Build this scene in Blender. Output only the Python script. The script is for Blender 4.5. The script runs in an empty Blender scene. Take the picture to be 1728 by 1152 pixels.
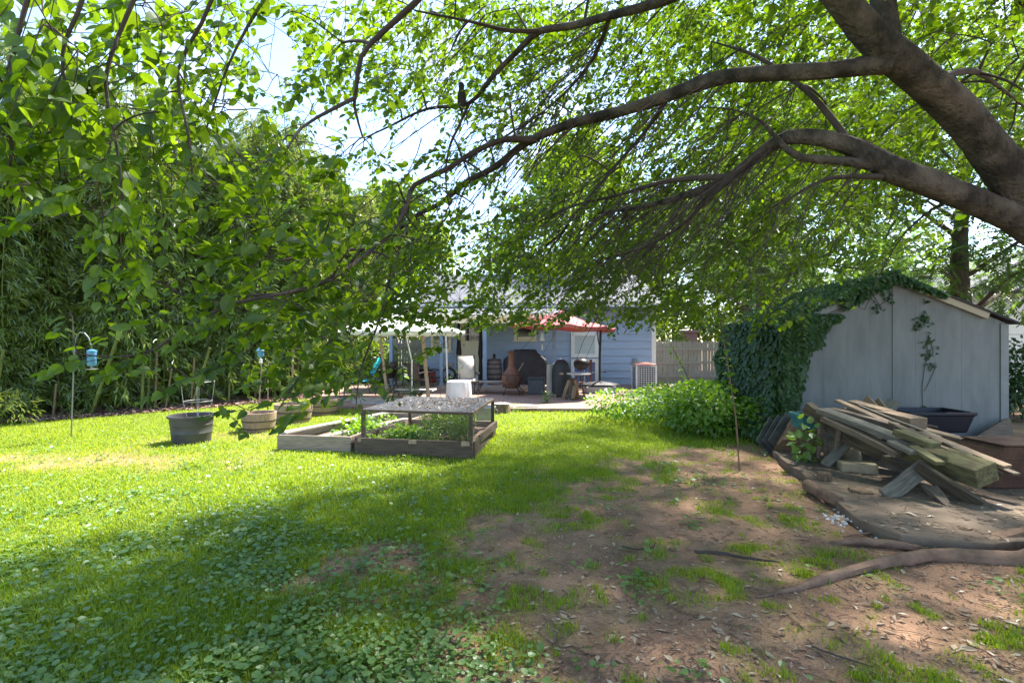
import bpy, bmesh, math, random
import numpy as np
from mathutils import Vector, Matrix, Quaternion

sc = bpy.context.scene
R = math.radians
# ------------------------------------------------------------------ camera
CAM_Z = 1.6
cam = bpy.data.cameras.new('camera'); cam.lens = 18.0; cam.sensor_width = 36.0
cam.clip_start = 0.05; cam.clip_end = 2000
camo = bpy.data.objects.new('camera', cam); sc.collection.objects.link(camo)
camo.location = (0, 0, CAM_Z); camo.rotation_euler = (R(90), 0, 0)
sc.camera = camo
# ------------------------------------------------------------------ sky, sun, exposure
SUN_AZ, SUN_EL = 42.0, 56.0          # degrees clockwise from +Y, above the horizon
sdir = Vector((math.sin(R(SUN_AZ))*math.cos(R(SUN_EL)), math.cos(R(SUN_AZ))*math.cos(R(SUN_EL)), math.sin(R(SUN_EL))))
world = bpy.data.worlds.new('World'); sc.world = world; world.use_nodes = True
wt = world.node_tree; wt.nodes.clear()
wo = wt.nodes.new('ShaderNodeOutputWorld'); bg = wt.nodes.new('ShaderNodeBackground')
sky = wt.nodes.new('ShaderNodeTexSky'); sky.sky_type = 'NISHITA'; sky.sun_disc = False
sky.sun_elevation = R(SUN_EL); sky.sun_rotation = R(SUN_AZ); sky.dust_density = .4; sky.air_density = 1.0; sky.ozone_density = 2.0
tcw = wt.nodes.new('ShaderNodeTexCoord'); nzw = wt.nodes.new('ShaderNodeTexNoise')
nzw.inputs['Scale'].default_value = 3.2; nzw.inputs['Detail'].default_value = 7; nzw.inputs['Roughness'].default_value = .6
crw = wt.nodes.new('ShaderNodeValToRGB'); crw.color_ramp.elements[0].position = .50; crw.color_ramp.elements[1].position = .70
mxw = wt.nodes.new('ShaderNodeMixRGB'); mxw.inputs[2].default_value = (3.2, 3.5, 4.1, 1)
wt.links.new(tcw.outputs['Generated'], nzw.inputs['Vector']); wt.links.new(nzw.outputs['Fac'], crw.inputs['Fac'])
wt.links.new(crw.outputs['Color'], mxw.inputs[0]); wt.links.new(sky.outputs['Color'], mxw.inputs[1])
wt.links.new(mxw.outputs['Color'], bg.inputs['Color']); bg.inputs['Strength'].default_value = 0.135
wt.links.new(bg.outputs['Background'], wo.inputs['Surface'])
sun = bpy.data.lights.new('sun', 'SUN'); sun.energy = 4.7; sun.angle = R(3); sun.color = (1, .94, .82)
suno = bpy.data.objects.new('sun', sun); sc.collection.objects.link(suno)
suno.rotation_euler = sdir.to_track_quat('Z', 'Y').to_euler(); suno.location = (20, 20, 30)
sc.view_settings.view_transform = 'Standard'; sc.view_settings.look = 'None'
sc.view_settings.exposure = 2.1; sc.view_settings.gamma = 1
sc.cycles.max_bounces = 8; sc.cycles.transmission_bounces = 6; sc.cycles.diffuse_bounces = 5

random.seed(7); rng = np.random.default_rng(11)
COL = sc.collection
E = CAM_Z
def at(px, py, d):                      # plan helper: a measured pixel and a distance give a world point
    return Vector(((px-864)/864*d, d, E-(py-576)/864*d))
def gp(px, py, z=0.0):                  # the point of a horizontal level seen at a pixel
    d = (E-z)*864/(py-576); return Vector(((px-864)/864*d, d, z))

# ------------------------------------------------------------------ noise
def vnoise(x, y, seed=0):
    x = np.asarray(x, float); y = np.asarray(y, float)
    xi = np.floor(x).astype(np.int64); yi = np.floor(y).astype(np.int64)
    fx = x-xi; fy = y-yi; fx = fx*fx*(3-2*fx); fy = fy*fy*(3-2*fy)
    def h(a, b):
        n = (a*374761393+b*668265263+seed*1442695041) & 0x7fffffff
        n = ((n ^ (n >> 13))*1274126177) & 0x7fffffff
        return ((n ^ (n >> 16)) & 0xffff)/65535.0
    return (h(xi, yi)*(1-fx)+h(xi+1, yi)*fx)*(1-fy)+(h(xi, yi+1)*(1-fx)+h(xi+1, yi+1)*fx)*fy
def fbm(x, y, seed=0, o=4):
    s = 0; a = .5; t = 0
    for k in range(o):
        s = s+a*vnoise(x*2**k+17.3*k, y*2**k-9.1*k, seed+k); t += a; a *= .55
    return s/t
def gz(x, y):
    x = np.asarray(x, float); y = np.asarray(y, float)
    amp = np.clip((10.5-y)/4, 0, 1)
    return ((fbm(x*.8, y*.8, 3, 3)-.5)*.09+(fbm(x*4, y*4, 5, 3)-.5)*.035)*amp

# ------------------------------------------------------------------ materials
def M(name, c1, c2=None, scale=6, rough=.7, bump=.15, stretch=(1, 1, 1), spec=.3, metal=0, fine=40, coord='Object', lo=.35, hi=.65, bdist=.01):
    m = bpy.data.materials.new(name); m.use_nodes = True; t = m.node_tree; b = t.nodes['Principled BSDF']
    b.inputs['Roughness'].default_value = rough; b.inputs['Metallic'].default_value = metal
    b.inputs['Specular IOR Level'].default_value = spec
    c2 = c2 or tuple(v*.72 for v in c1)
    tc = t.nodes.new('ShaderNodeTexCoord'); mp = t.nodes.new('ShaderNodeMapping'); mp.inputs['Scale'].default_value = stretch
    t.links.new(tc.outputs[coord], mp.inputs['Vector'])
    n = t.nodes.new('ShaderNodeTexNoise'); n.inputs['Scale'].default_value = scale; n.inputs['Detail'].default_value = 6
    n.inputs['Roughness'].default_value = .62
    t.links.new(mp.outputs['Vector'], n.inputs['Vector'])
    cr = t.nodes.new('ShaderNodeValToRGB'); cr.color_ramp.elements[0].position = lo; cr.color_ramp.elements[1].position = hi
    cr.color_ramp.elements[0].color = (*c2, 1); cr.color_ramp.elements[1].color = (*c1, 1)
    t.links.new(n.outputs['Fac'], cr.inputs['Fac']); t.links.new(cr.outputs['Color'], b.inputs['Base Color'])
    if bump:
        n2 = t.nodes.new('ShaderNodeTexNoise'); n2.inputs['Scale'].default_value = fine; n2.inputs['Detail'].default_value = 5
        t.links.new(mp.outputs['Vector'], n2.inputs['Vector'])
        bp = t.nodes.new('ShaderNodeBump'); bp.inputs['Strength'].default_value = bump; bp.inputs['Distance'].default_value = bdist
        t.links.new(n2.outputs['Fac'], bp.inputs['Height']); t.links.new(bp.outputs['Normal'], b.inputs['Normal'])
    return m
def leafmat(name, ca, cb, ta, tb, mixf=.5, gloss=.06, rough=.42):
    m = bpy.data.materials.new(name); m.use_nodes = True; t = m.node_tree; t.nodes.clear()
    out = t.nodes.new('ShaderNodeOutputMaterial'); at_ = t.nodes.new('ShaderNodeAttribute'); at_.attribute_name = 'rnd'
    def ramp(a, b):
        r = t.nodes.new('ShaderNodeValToRGB'); r.color_ramp.elements[0].color = (*a, 1); r.color_ramp.elements[1].color = (*b, 1)
        t.links.new(at_.outputs['Fac'], r.inputs['Fac']); return r
    d = t.nodes.new('ShaderNodeBsdfDiffuse'); tr = t.nodes.new('ShaderNodeBsdfTranslucent'); g = t.nodes.new('ShaderNodeBsdfGlossy')
    g.inputs['Roughness'].default_value = rough; g.inputs['Color'].default_value = (.85, .92, 1, 1)
    t.links.new(ramp(ca, cb).outputs['Color'], d.inputs['Color']); t.links.new(ramp(ta, tb).outputs['Color'], tr.inputs['Color'])
    a = t.nodes.new('ShaderNodeMixShader'); a.inputs[0].default_value = mixf
    t.links.new(d.outputs[0], a.inputs[1]); t.links.new(tr.outputs[0], a.inputs[2])
    b = t.nodes.new('ShaderNodeMixShader'); b.inputs[0].default_value = gloss
    t.links.new(a.outputs[0], b.inputs[1]); t.links.new(g.outputs[0], b.inputs[2]); t.links.new(b.outputs[0], out.inputs['Surface'])
    return m
WOOD = (1, 14, 14)
mt = {}
mt['siding'] = M('blue_siding', (.35, .44, .61), (.30, .385, .54), 3, .55, .1, (.6, 1, 4))
mt['bluepost'] = M('blue_post_paint', (.21, .30, .45), (.18, .26, .40), 5, .5, .05)
mt['cream'] = M('cream_paint', (.74, .68, .53), (.66, .60, .46), 4, .5, .05)
mt['white'] = M('white_paint', (.78, .78, .78), (.70, .70, .69), 5, .5, .05)
mt['glass'] = M('dark_glass', (.03, .035, .04), (.02, .025, .03), 2, .08, 0, spec=.6)
mt['screen'] = M('pale_window_blind', (.50, .55, .56), (.42, .48, .5), 2, .3, 0)
mt['bluepane'] = M('blue_pane', (.16, .22, .38), (.13, .18, .32), 2, .2, 0)
mt['shingle'] = M('grey_shingles', (.13, .135, .16), (.08, .085, .105), 9, .85, .5, (1, 1, 5), fine=25)
mt['drape'] = M('brown_drape', (.05, .04, .035), None, 6, .9, .2)
mt['brick'] = M('patio_brick', (.36, .24, .19), (.27, .20, .17), 3, .9, .3, fine=12)
mt['flag'] = M('grey_flagstone', (.36, .36, .36), (.27, .27, .28), 4, .85, .3)
mt['porchfloor'] = M('porch_concrete', (.36, .30, .26), (.28, .23, .2), 3, .9, .2)
mt['fence'] = M('fence_wood', (.42, .38, .345), (.28, .255, .23), 5, .9, .3, (9, 9, 1))
mt['black'] = M('black_metal', (.02, .02, .022), (.03, .03, .03), 8, .4, .05)
mt['blackplastic'] = M('black_plastic', (.075, .07, .072), (.05, .05, .052), 4, .55, .08)
mt['cover'] = M('black_cover_cloth', (.035, .035, .04), (.022, .022, .026), 4, .6, .25, fine=9, bdist=.03)
mt['charbox'] = M('charcoal_resin', (.06, .065, .075), (.045, .05, .06), 6, .6, .1)
mt['clay'] = M('rust_brown_iron', (.17, .075, .05), (.09, .045, .035), 7, .6, .2)
mt['rust'] = M('rusty_steel', (.12, .06, .04), (.05, .028, .02), 4, .9, .5, fine=18)
mt['barrel'] = M('weathered_barrel_wood', (.36, .26, .18), (.22, .16, .12), 6, .85, .3, (12, 12, 1))
mt['barrelgrey'] = M('grey_barrel_wood', (.22, .19, .18), (.13, .11, .11), 6, .85, .3, (12, 12, 1))
mt['hoop'] = M('barrel_hoop_steel', (.10, .085, .075), (.06, .05, .045), 9, .6, .1, metal=.4)
mt['galv'] = M('galvanized_steel', (.30, .32, .33), (.22, .24, .25), 8, .45, .1, metal=.5)
mt['whitecloth'] = M('white_canvas', (.62, .62, .63), (.52, .52, .54), 3, .8, .25, fine=7, bdist=.03)
mt['umb_white'] = leafmat('white_canopy_cloth', (.8, .8, .8), (.8, .8, .8), (.75, .74, .72), (.75, .74, .72), .35, .02)
mt['umb_red'] = leafmat('red_canopy_cloth', (.55, .16, .17), (.55, .16, .17), (.45, .04, .05), (.45, .04, .05), .3, .05)
mt['sling'] = M('pale_sling', (.46, .43, .41), (.40, .38, .36), 8, .7, .1)
mt['ds'] = M('brown_sling', (.09, .07, .065), None, 5, .7, .1)
mt['turq'] = M('turquoise_sling', (.03, .42, .55), (.02, .34, .47), 6, .6, .1)
mt['bronze'] = M('dark_bronze_frame', (.06, .05, .05), (.04, .035, .035), 6, .45, .05, metal=.3)
mt['redplastic'] = M('red_plastic', (.36, .02, .025), (.28, .015, .02), 5, .4, .05)
mt['board'] = M('bed_board', (.30, .24, .19), (.16, .125, .10), 5, .85, .35, WOOD)
mt['boarddark'] = M('shaded_bed_board', (.11, .08, .06), (.05, .037, .03), 5, .85, .35, WOOD)  # board brown lowered so the caged bed's shade sits in the colour
mt['boardgrey'] = M('bleached_bed_board', (.46, .42, .38), (.32, .29, .26), 5, .85, .35, WOOD)
mt['soil'] = M('bed_soil', (.16, .11, .08), (.08, .055, .04), 12, .95, .6, fine=30, bdist=.02)
mt['wire'] = M('wire_mesh_steel', (.42, .42, .43), (.34, .34, .35), 9, .5, 0, metal=.4)
mt['shed'] = M('grey_shed_paint', (.175, .19, .20), (.13, .143, .152), 1.6, .75, .12, (3, 3, .8), fine=30)
mt['shedtrim'] = M('pale_grey_trim', (.20, .22, .235), (.16, .175, .19), 3, .7, .1)
mt['rake'] = M('raw_rake_board', (.42, .37, .29), (.28, .25, .2), 5, .8, .3, (14, 3, 14))
mt['roofdark'] = M('dark_asphalt_roof', (.05, .05, .06), (.03, .03, .035), 12, .9, .4)
mt['plank'] = M('weathered_plank', (.20, .155, .12), (.085, .065, .05), 5, .85, .45, WOOD)
mt['planktan'] = M('tan_plank', (.27, .19, .13), (.15, .105, .072), 5, .8, .3, WOOD)
mt['plankgrey'] = M('grey_plank', (.21, .19, .16), (.10, .09, .075), 5, .9, .45, WOOD)
mt['plankmoss'] = M('mossy_timber', (.17, .16, .075), (.075, .062, .038), 4, .9, .4, (1.5, 6, 6))
mt['plankdark'] = M('dark_rotten_beam', (.12, .095, .065), (.05, .04, .03), 4, .9, .6, (1, 8, 8))
mt['logwood'] = M('stump_wood', (.24, .16, .10), (.08, .055, .04), 5, .9, .7, (8, 8, 1), fine=20, bdist=.03)
mt['bark'] = M('grey_brown_bark', (.115, .09, .075), (.022, .017, .015), 3.6, .9, 1.0, (1.6, 1.6, 1.1), fine=26, bdist=.03, lo=.38, hi=.66)
mt['twig'] = M('dark_twig_bark', (.07, .05, .045), (.04, .03, .028), 6, .85, .2)
mt['rootbark'] = M('root_bark', (.24, .15, .105), (.11, .07, .05), 5, .9, .6, (1, 1, 1), fine=25, bdist=.02)
mt['farbark'] = M('grey_bark', (.14, .11, .10), (.07, .055, .05), 5, .9, .6, (6, 6, 1))
mt['concrete'] = M('dirty_concrete', (.19, .145, .11), (.09, .065, .048), 2.5, .95, .5, fine=22, bdist=.02)
mt['navytub'] = M('navy_plastic', (.012, .013, .026), (.008, .009, .018), 5, .45, .1)
mt['teal'] = M('teal_plastic', (.05, .20, .22), (.03, .13, .15), 5, .6, .1)
mt['slate'] = M('dark_slate', (.10, .10, .10), (.05, .05, .05), 6, .8, .3)
mt['stone'] = M('mossy_stone', (.30, .25, .17), (.18, .15, .10), 5, .9, .5)
mt['feederblue'] = M('blue_plastic', (.09, .24, .42), (.07, .2, .36), 4, .3, 0)
mt['bird'] = M('dark_feathers', (.035, .03, .03), (.02, .018, .018), 20, .8, .2)
mt['whitewall'] = M('white_render', (.80, .81, .83), (.72, .73, .75), 1, .8, .1)
mt['pinkbrick'] = M('pale_pink_brick', (.5, .27, .22), (.42, .22, .19), 6, .9, .2)
mt['culm'] = M('bamboo_culm', (.14, .17, .045), (.08, .09, .03), 2, .45, .05, (1, 1, .6))
mt['culmdry'] = M('dry_bamboo_culm', (.20, .14, .09), (.13, .09, .055), 2, .6, .05)
mt['bedding'] = M('steel_shepherd_hook', (.20, .21, .23), (.14, .15, .16), 6, .4, 0, metal=.5)
# foliage
mt['leaf'] = leafmat('shade_tree_leaf', (.030, .062, .006), (.085, .140, .012), (.10, .21, .003), (.31, .46, .008), .54, .03, .5)
mt['leafup'] = mt['leaf']
mt['treeleaf'] = leafmat('background_tree_leaf', (.04, .08, .010), (.11, .17, .018), (.15, .27, .008), (.36, .48, .02), .5, .04)
mt['walnut'] = leafmat('pinnate_leaf', (.04, .085, .02), (.08, .14, .03), (.14, .28, .03), (.24, .40, .04), .45, .07)
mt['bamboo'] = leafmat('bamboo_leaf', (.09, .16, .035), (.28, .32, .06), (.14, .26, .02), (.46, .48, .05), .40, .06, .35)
mt['ivy'] = leafmat('ivy_leaf', (.018, .05, .012), (.055, .11, .025), (.03, .09, .01), (.08, .18, .02), .25, .035, .45)
mt['creeper'] = leafmat('creeper_leaf', (.08, .17, .018), (.16, .28, .03), (.20, .40, .015), (.36, .56, .02), .45, .04)
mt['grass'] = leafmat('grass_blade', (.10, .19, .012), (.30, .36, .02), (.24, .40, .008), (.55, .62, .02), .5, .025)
mt['clover'] = leafmat('ground_cover_leaf', (.075, .15, .025), (.15, .26, .05), (.18, .34, .02), (.30, .46, .05), .4, .05, .45)
mt['tomato'] = leafmat('tomato_leaf', (.05, .10, .025), (.10, .17, .04), (.14, .26, .03), (.26, .38, .04), .45, .05)
mt['dry'] = leafmat('dry_leaf', (.20, .13, .08), (.50, .40, .28), (.2, .13, .08), (.3, .25, .18), .2, .04)
mt['chip'] = leafmat('bark_chip', (.16, .09, .07), (.36, .24, .19), (.02, .02, .02), (.03, .03, .03), .05, .03)

# ------------------------------------------------------------------ objects
def tag(o, label, cat, group=None):
    o['label'] = label; o['category'] = cat
    if group: o['group'] = group
    return o
def thing(name, label, cat, loc=(0, 0, 0), rz=0, group=None):
    o = bpy.data.objects.new(name, None); COL.objects.link(o); o.empty_display_size = .1
    o.location = loc; o.rotation_euler = (0, 0, rz); tag(o, label, cat, group); return o
def kind(o, k):
    o['kind'] = k; return o
def link(name, me, m, parent=None, loc=None):
    o = bpy.data.objects.new(name, me); COL.objects.link(o)
    for q in (m if isinstance(m, (list, tuple)) else [m]): me.materials.append(q)
    if parent: o.parent = parent
    if loc is not None: o.location = loc
    return o
def fill(me, V, loops, totals, smooth=False):
    V = np.asarray(V, np.float32); loops = np.asarray(loops, np.int32); totals = np.asarray(totals, np.int32)
    me.vertices.add(len(V)); me.vertices.foreach_set('co', V.ravel())
    me.loops.add(len(loops)); me.loops.foreach_set('vertex_index', loops)
    me.polygons.add(len(totals))
    st = np.concatenate([[0], np.cumsum(totals)[:-1]]).astype(np.int32)
    me.polygons.foreach_set('loop_start', st); me.polygons.foreach_set('loop_total', totals)
    me.polygons.foreach_set('use_smooth', np.full(len(totals), smooth, bool))
    me.update(calc_edges=True)
class MB:
    def __init__(s): s.v = []; s.f = []
    def add(s, vs, fs):
        b = len(s.v); s.v += [tuple(v) for v in vs]; s.f += [tuple(i+b for i in f) for f in fs]; return s
    def box(s, x0, x1, y0, y1, z0, z1, mtx=None):
        vs = [Vector((x, y, z)) for z in (z0, z1) for y in (y0, y1) for x in (x0, x1)]
        if mtx: vs = [mtx @ v for v in vs]
        return s.add(vs, [(0, 2, 3, 1), (4, 5, 7, 6), (0, 1, 5, 4), (2, 6, 7, 3), (0, 4, 6, 2), (1, 3, 7, 5)])
    def bar(s, a, b, w, h, up=(0, 0, 1), w2=None, h2=None):
        a = Vector(a); b = Vector(b); d = (b-a).normalized(); u = Vector(up)
        if abs(d.dot(u)) > .98: u = Vector((0, 1, 0))
        r = d.cross(u).normalized(); u = r.cross(d)
        w2 = w if w2 is None else w2; h2 = h if h2 is None else h2
        vs = [p+r*(i*ww/2)+u*(j*hh/2) for p, ww, hh in ((a, w, h), (b, w2, h2)) for i, j in ((-1, -1), (1, -1), (1, 1), (-1, 1))]
        return s.add(vs, [(3, 2, 1, 0), (4, 5, 6, 7), (0, 1, 5, 4), (1, 2, 6, 5), (2, 3, 7, 6), (3, 0, 4, 7)])
    def tube(s, pts, rad, n=8, cap=True, wob=0, close=False, nz=0):
        sd = random.uniform(0, 90)
        pts = [Vector(p) for p in pts]; k = len(pts)
        rad = [rad]*k if isinstance(rad, (int, float)) else rad
        vs = []; u = None
        for i, p in enumerate(pts):
            if close: d = (pts[(i+1) % k]-pts[i-1]).normalized()
            else: d = (pts[min(i+1, k-1)]-pts[max(i-1, 0)]).normalized()
            if u is None: u = d.orthogonal().normalized()
            else:
                u = u-d*u.dot(d); u = u.normalized() if u.length > 1e-5 else d.orthogonal().normalized()
            w = d.cross(u)
            for j in range(n):
                a = 2*math.pi*j/n; rr = rad[i]*(1+wob*random.uniform(-1, 1)+(nz*(float(fbm(2.2*math.cos(a)+sd, 2.2*math.sin(a)+i*.55, 7, 3))-.5) if nz else 0))
                vs.append(p+(u*math.cos(a)+w*math.sin(a))*rr)
        fs = []
        for i in range(k if close else k-1):
            i2 = (i+1) % k
            fs += [(i*n+j, i*n+(j+1) % n, i2*n+(j+1) % n, i2*n+j) for j in range(n)]
        if cap and not close: fs += [tuple(range(n))[::-1], tuple((k-1)*n+j for j in range(n))]
        return s.add(vs, fs)
    def lathe(s, prof, c=(0, 0, 0), n=24, sx=1, sy=1, caps=True, fold=0, nf=9, ph=0):
        vs = []
        for i, (r, z) in enumerate(prof):
            for j in range(n):
                a = 2*math.pi*j/n
                q = r*(1+fold*(1-i/(len(prof)-1))*math.sin(nf*a+ph))
                vs.append((c[0]+q*sx*math.cos(a), c[1]+q*sy*math.sin(a), c[2]+z))
        fs = [(i*n+j, i*n+(j+1) % n, (i+1)*n+(j+1) % n, (i+1)*n+j) for i in range(len(prof)-1) for j in range(n)]
        if caps: fs += [tuple(range(n))[::-1], tuple((len(prof)-1)*n+j for j in range(n))]
        return s.add(vs, fs)
    def prism(s, poly, z0, z1):
        n = len(poly)
        return s.add([(x, y, z0) for x, y in poly]+[(x, y, z1) for x, y in poly],
                     [tuple(range(n))[::-1], tuple(range(n, 2*n))]+[(i, (i+1) % n, n+(i+1) % n, n+i) for i in range(n)])
    def prism_y(s, poly, y0, y1):       # outline in x,z pushed along y
        n = len(poly)
        return s.add([(x, y0, z) for x, z in poly]+[(x, y1, z) for x, z in poly],
                     [tuple(range(n)), tuple(range(n, 2*n))[::-1]]+[(i, n+i, n+(i+1) % n, (i+1) % n) for i in range(n)])
    def quad(s, a, b, c, d): return s.add([a, b, c, d], [(0, 1, 2, 3)])
    def build(s, name, m, parent=None, smooth=False, bevel=0, loc=None):
        me = bpy.data.meshes.new(name); me.from_pydata(s.v, [], s.f); me.update()
        if smooth: me.polygons.foreach_set('use_smooth', [True]*len(me.polygons))
        o = link(name, me, m, parent, loc)
        if bevel:
            b = o.modifiers.new('bevel', 'BEVEL'); b.width = bevel; b.segments = 2; b.limit_method = 'ANGLE'
        if smooth:
            try: me.set_sharp_from_angle(angle=R(40))
            except Exception: pass
        return o
def copy_tree(o, parent=None):
    c = o.copy(); COL.objects.link(c); c.parent = parent
    for ch in o.children: copy_tree(ch, c)
    return c

# ------------------------------------------------------------------ leaf builders
def tmpl(half, mid, fold=.12, curl=.10):
    """ovate leaf: midrib points and one half outline -> verts, faces"""
    v = [(x, 0, -curl*x*x) for x in mid]; nm = len(v); k = len(half)
    for sgn in (1, -1):
        v += [(x, sgn*y, -curl*x*x+fold*y) for x, y in half]
    f = []
    return v, nm, k
def leaf_hi():
    # midrib 0 .35 .7 1 ; side outline
    v = [(0, 0, 0), (.35, 0, -.01), (.7, 0, -.06), (1, 0, -.15)]
    side = [(.06, .22), (.28, .37), (.55, .34), (.80, .19)]
    for s in (1, -1): v += [(x, s*y, .16*y-.12*x*x) for x, y in side]
    f = [(0, 1, 5, 4), (1, 2, 6, 5), (2, 3, 7, 6), (0, 8, 9, 1), (1, 9, 10, 2), (2, 10, 11, 3)]
    return np.array(v), f
def leaf_mid():
    v = [(0, 0, 0), (.5, 0, -.03), (1, 0, -.13), (.18, .31, .04), (.62, .31, .0), (.18, -.31, .04), (.62, -.31, 0)]
    f = [(0, 1, 4, 3), (1, 2, 4), (0, 5, 6, 1), (1, 6, 2)]
    return np.array(v), f
def leaf_lo(w=.3, b=-.08):
    return np.array([(0, 0, 0), (.42, w, .03), (1, 0, b), (.42, -w, .03)]), [(0, 2, 1), (0, 3, 2)]
T_HI, T_MID, T_LO, T_BAM, T_NAR = leaf_hi(), leaf_mid(), leaf_lo(), leaf_lo(.085, -.16), leaf_lo(.19, -.1)
T_HI2 = (T_HI[0]*np.array([1, .88, 1])+np.array([(0, 0, .10*abs(y)-.20*x*x+.05*x) for x, y, _ in T_HI[0]]), T_HI[1])
T_ROUND = (np.array([(0, 0, 0), (.15, .38, .05), (.6, .5, .04), (1, .2, -.02), (1, -.2, -.02), (.6, -.5, .04), (.15, -.38, .05), (.5, 0, -.05)]),
           [(7, 0, 1), (7, 1, 2), (7, 2, 3), (7, 3, 4), (7, 4, 5), (7, 5, 6), (7, 6, 0)])
def unit(a): return a/np.maximum(np.linalg.norm(a, axis=-1, keepdims=True), 1e-9)
def leaves(name, T, P, D, N, S, m, parent=None, rnd=None, smooth=False):
    tv, tf = T; P = np.asarray(P); D = unit(np.asarray(D)); B = unit(np.cross(np.asarray(N), D)); N = np.cross(D, B)
    S = np.asarray(S)[:, None, None]
    V = P[:, None, :]+S*(tv[None, :, 0:1]*D[:, None, :]+tv[None, :, 1:2]*B[:, None, :]+tv[None, :, 2:3]*N[:, None, :])
    n, k = len(P), len(tv); lp = np.concatenate([np.array(f) for f in tf]); tot = np.array([len(f) for f in tf])
    loops = (lp[None, :]+(np.arange(n)*k)[:, None]).ravel(); totals = np.tile(tot, n)
    me = bpy.data.meshes.new(name); fill(me, V.reshape(-1, 3), loops, totals, smooth)
    if rnd is None: rnd = rng.random(n)
    a = me.attributes.new('rnd', 'FLOAT', 'POINT'); a.data.foreach_set('value', np.repeat(np.clip(rnd, 0, 1), k).astype(np.float32))
    return link(name, me, m, parent)
def strands(name, C, Rr, m, parent=None, n=3):
    """C (k,m,3) curves, Rr (k,m) radii -> thin n-sided tubes in one mesh"""
    C = np.asarray(C); k, q, _ = C.shape
    d = np.empty_like(C); d[:, 1:-1] = C[:, 2:]-C[:, :-2]; d[:, 0] = C[:, 1]-C[:, 0]; d[:, -1] = C[:, -1]-C[:, -2]
    d = unit(d); ref = np.array([.37, .81, .45]); u = unit(np.cross(d, ref)); w = np.cross(d, u)
    an = 2*np.pi*np.arange(n)/n
    V = C[:, :, None, :]+Rr[:, :, None, None]*(np.cos(an)[None, None, :, None]*u[:, :, None, :]+np.sin(an)[None, None, :, None]*w[:, :, None, :])
    idx = np.arange(k*q*n).reshape(k, q, n); a = idx[:, :-1, :]; b = idx[:, 1:, :]
    F = np.stack([a, np.roll(a, -1, 2), np.roll(b, -1, 2), b], -1).reshape(-1, 4)
    me = bpy.data.meshes.new(name); fill(me, V.reshape(-1, 3), F.ravel(), np.full(len(F), 4), True)
    return link(name, me, m, parent)
def rv(n): return unit(rng.normal(size=(n, 3)))
UP = np.array([0, 0, 1.0])
mt['debris'] = leafmat('dark_debris', (.05, .035, .025), (.20, .15, .11), (.02, .02, .02), (.03, .03, .03), .05, .03)
mt['meshwire'] = M('dull_wire_cloth', (.17, .17, .18), (.11, .11, .12), 9, .6, 0, metal=.2)
# ================================================================== SETTING
MULCH = [np.array(p) for p in ((-15., 4.5), (-9.94, 9.9), (-7.6, 12.0), (-5.6, 14.6), (-4.9, 17.3), (-4.9, 23.))]
def mulch_side(x, y):                     # > 0 on the mulch side of the lawn edge
    xe = np.interp(y, [p[1] for p in MULCH], [p[0] for p in MULCH]); return xe-x
PATIO = [(-4.6, 12.3), (-2.3, 11.75), (2.1, 11.6), (2.6, 12.6), (4.3, 14.0), (6.3, 15.6), (6.3, 18.4), (-6.5, 18.4), (-5.4, 14.2)]
def inpoly(x, y, poly):
    x = np.asarray(x); y = np.asarray(y); c = np.zeros(x.shape, bool); n = len(poly)
    for i in range(n):
        x1, y1 = poly[i]; x2, y2 = poly[(i+1) % n]
        if y1 == y2: continue
        c ^= ((y1 > y) != (y2 > y)) & (x < (x2-x1)*(y-y1)/(y2-y1)+x1)
    return c
SLAB = [(3.62, 7.1), (3.12, 4.92), (2.92, 4.35), (3.08, 3.98), (3.6, 3.86), (9.5, 3.6), (9.5, 8.1), (4.3, 8.1)]
BED_A = [(-3.42, 7.48), (-2.30, 7.33), (-1.55, 9.7), (-2.35, 9.75)]
BED_B = [(-2.22, 7.25), (-.53, 6.95), (-.30, 8.75), (-1.9, 9.0)]
def grass_mask(x, y):
    yb = [2.0, 2.4, 3.26, 4.27, 5.2, 6.17, 7.1, 7.6, 7.95, 8.6]; xb = [-1.2, -1.1, -1.05, -.75, .1, .85, 1.35, 2.2, 3.0, 4.6]
    dist = np.interp(y, yb, xb)-x                      # > 0 on the grassy side
    n = fbm(x*1.1, y*1.1, 21, 4)-.5; n2 = fbm(x*3.5, y*3.5, 31, 3)-.5
    g = np.clip(.5+dist*.6+n*2.0+n2*1.4, 0, 1)+.22*np.clip(1+dist*.55, 0, 1)*np.clip(vnoise(x*5, y*5, 49)*1.6-.3, 0, 1)
    patches = np.clip((fbm(x*1.6+4, y*1.6, 41, 3)-.42)*2.4, 0, .6)*np.clip(vnoise(x*7, y*7, 44)*1.9-.55, 0, 1)+np.clip((vnoise(x*9, y*9, 47)-.74)*3, 0, .5)
    return np.maximum(g, np.where(dist < 0, patches, 0))
def lawn_dry(x, y):                       # tan worn spots in the open lawn on the left
    b = np.exp(-(((x+6.0)/2.4)**2+((y-6.9)/.5)**2))+np.exp(-(((x+4.0)/1.2)**2+((y-8.6)/.45)**2))+.8*np.exp(-(((x+5.6)/.7)**2+((y-8.1)/.5)**2))
    return np.clip(b*.9+(fbm(x*2, y*2, 51, 3)-.5)*1.3*(b > .08), 0, 1)
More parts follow.
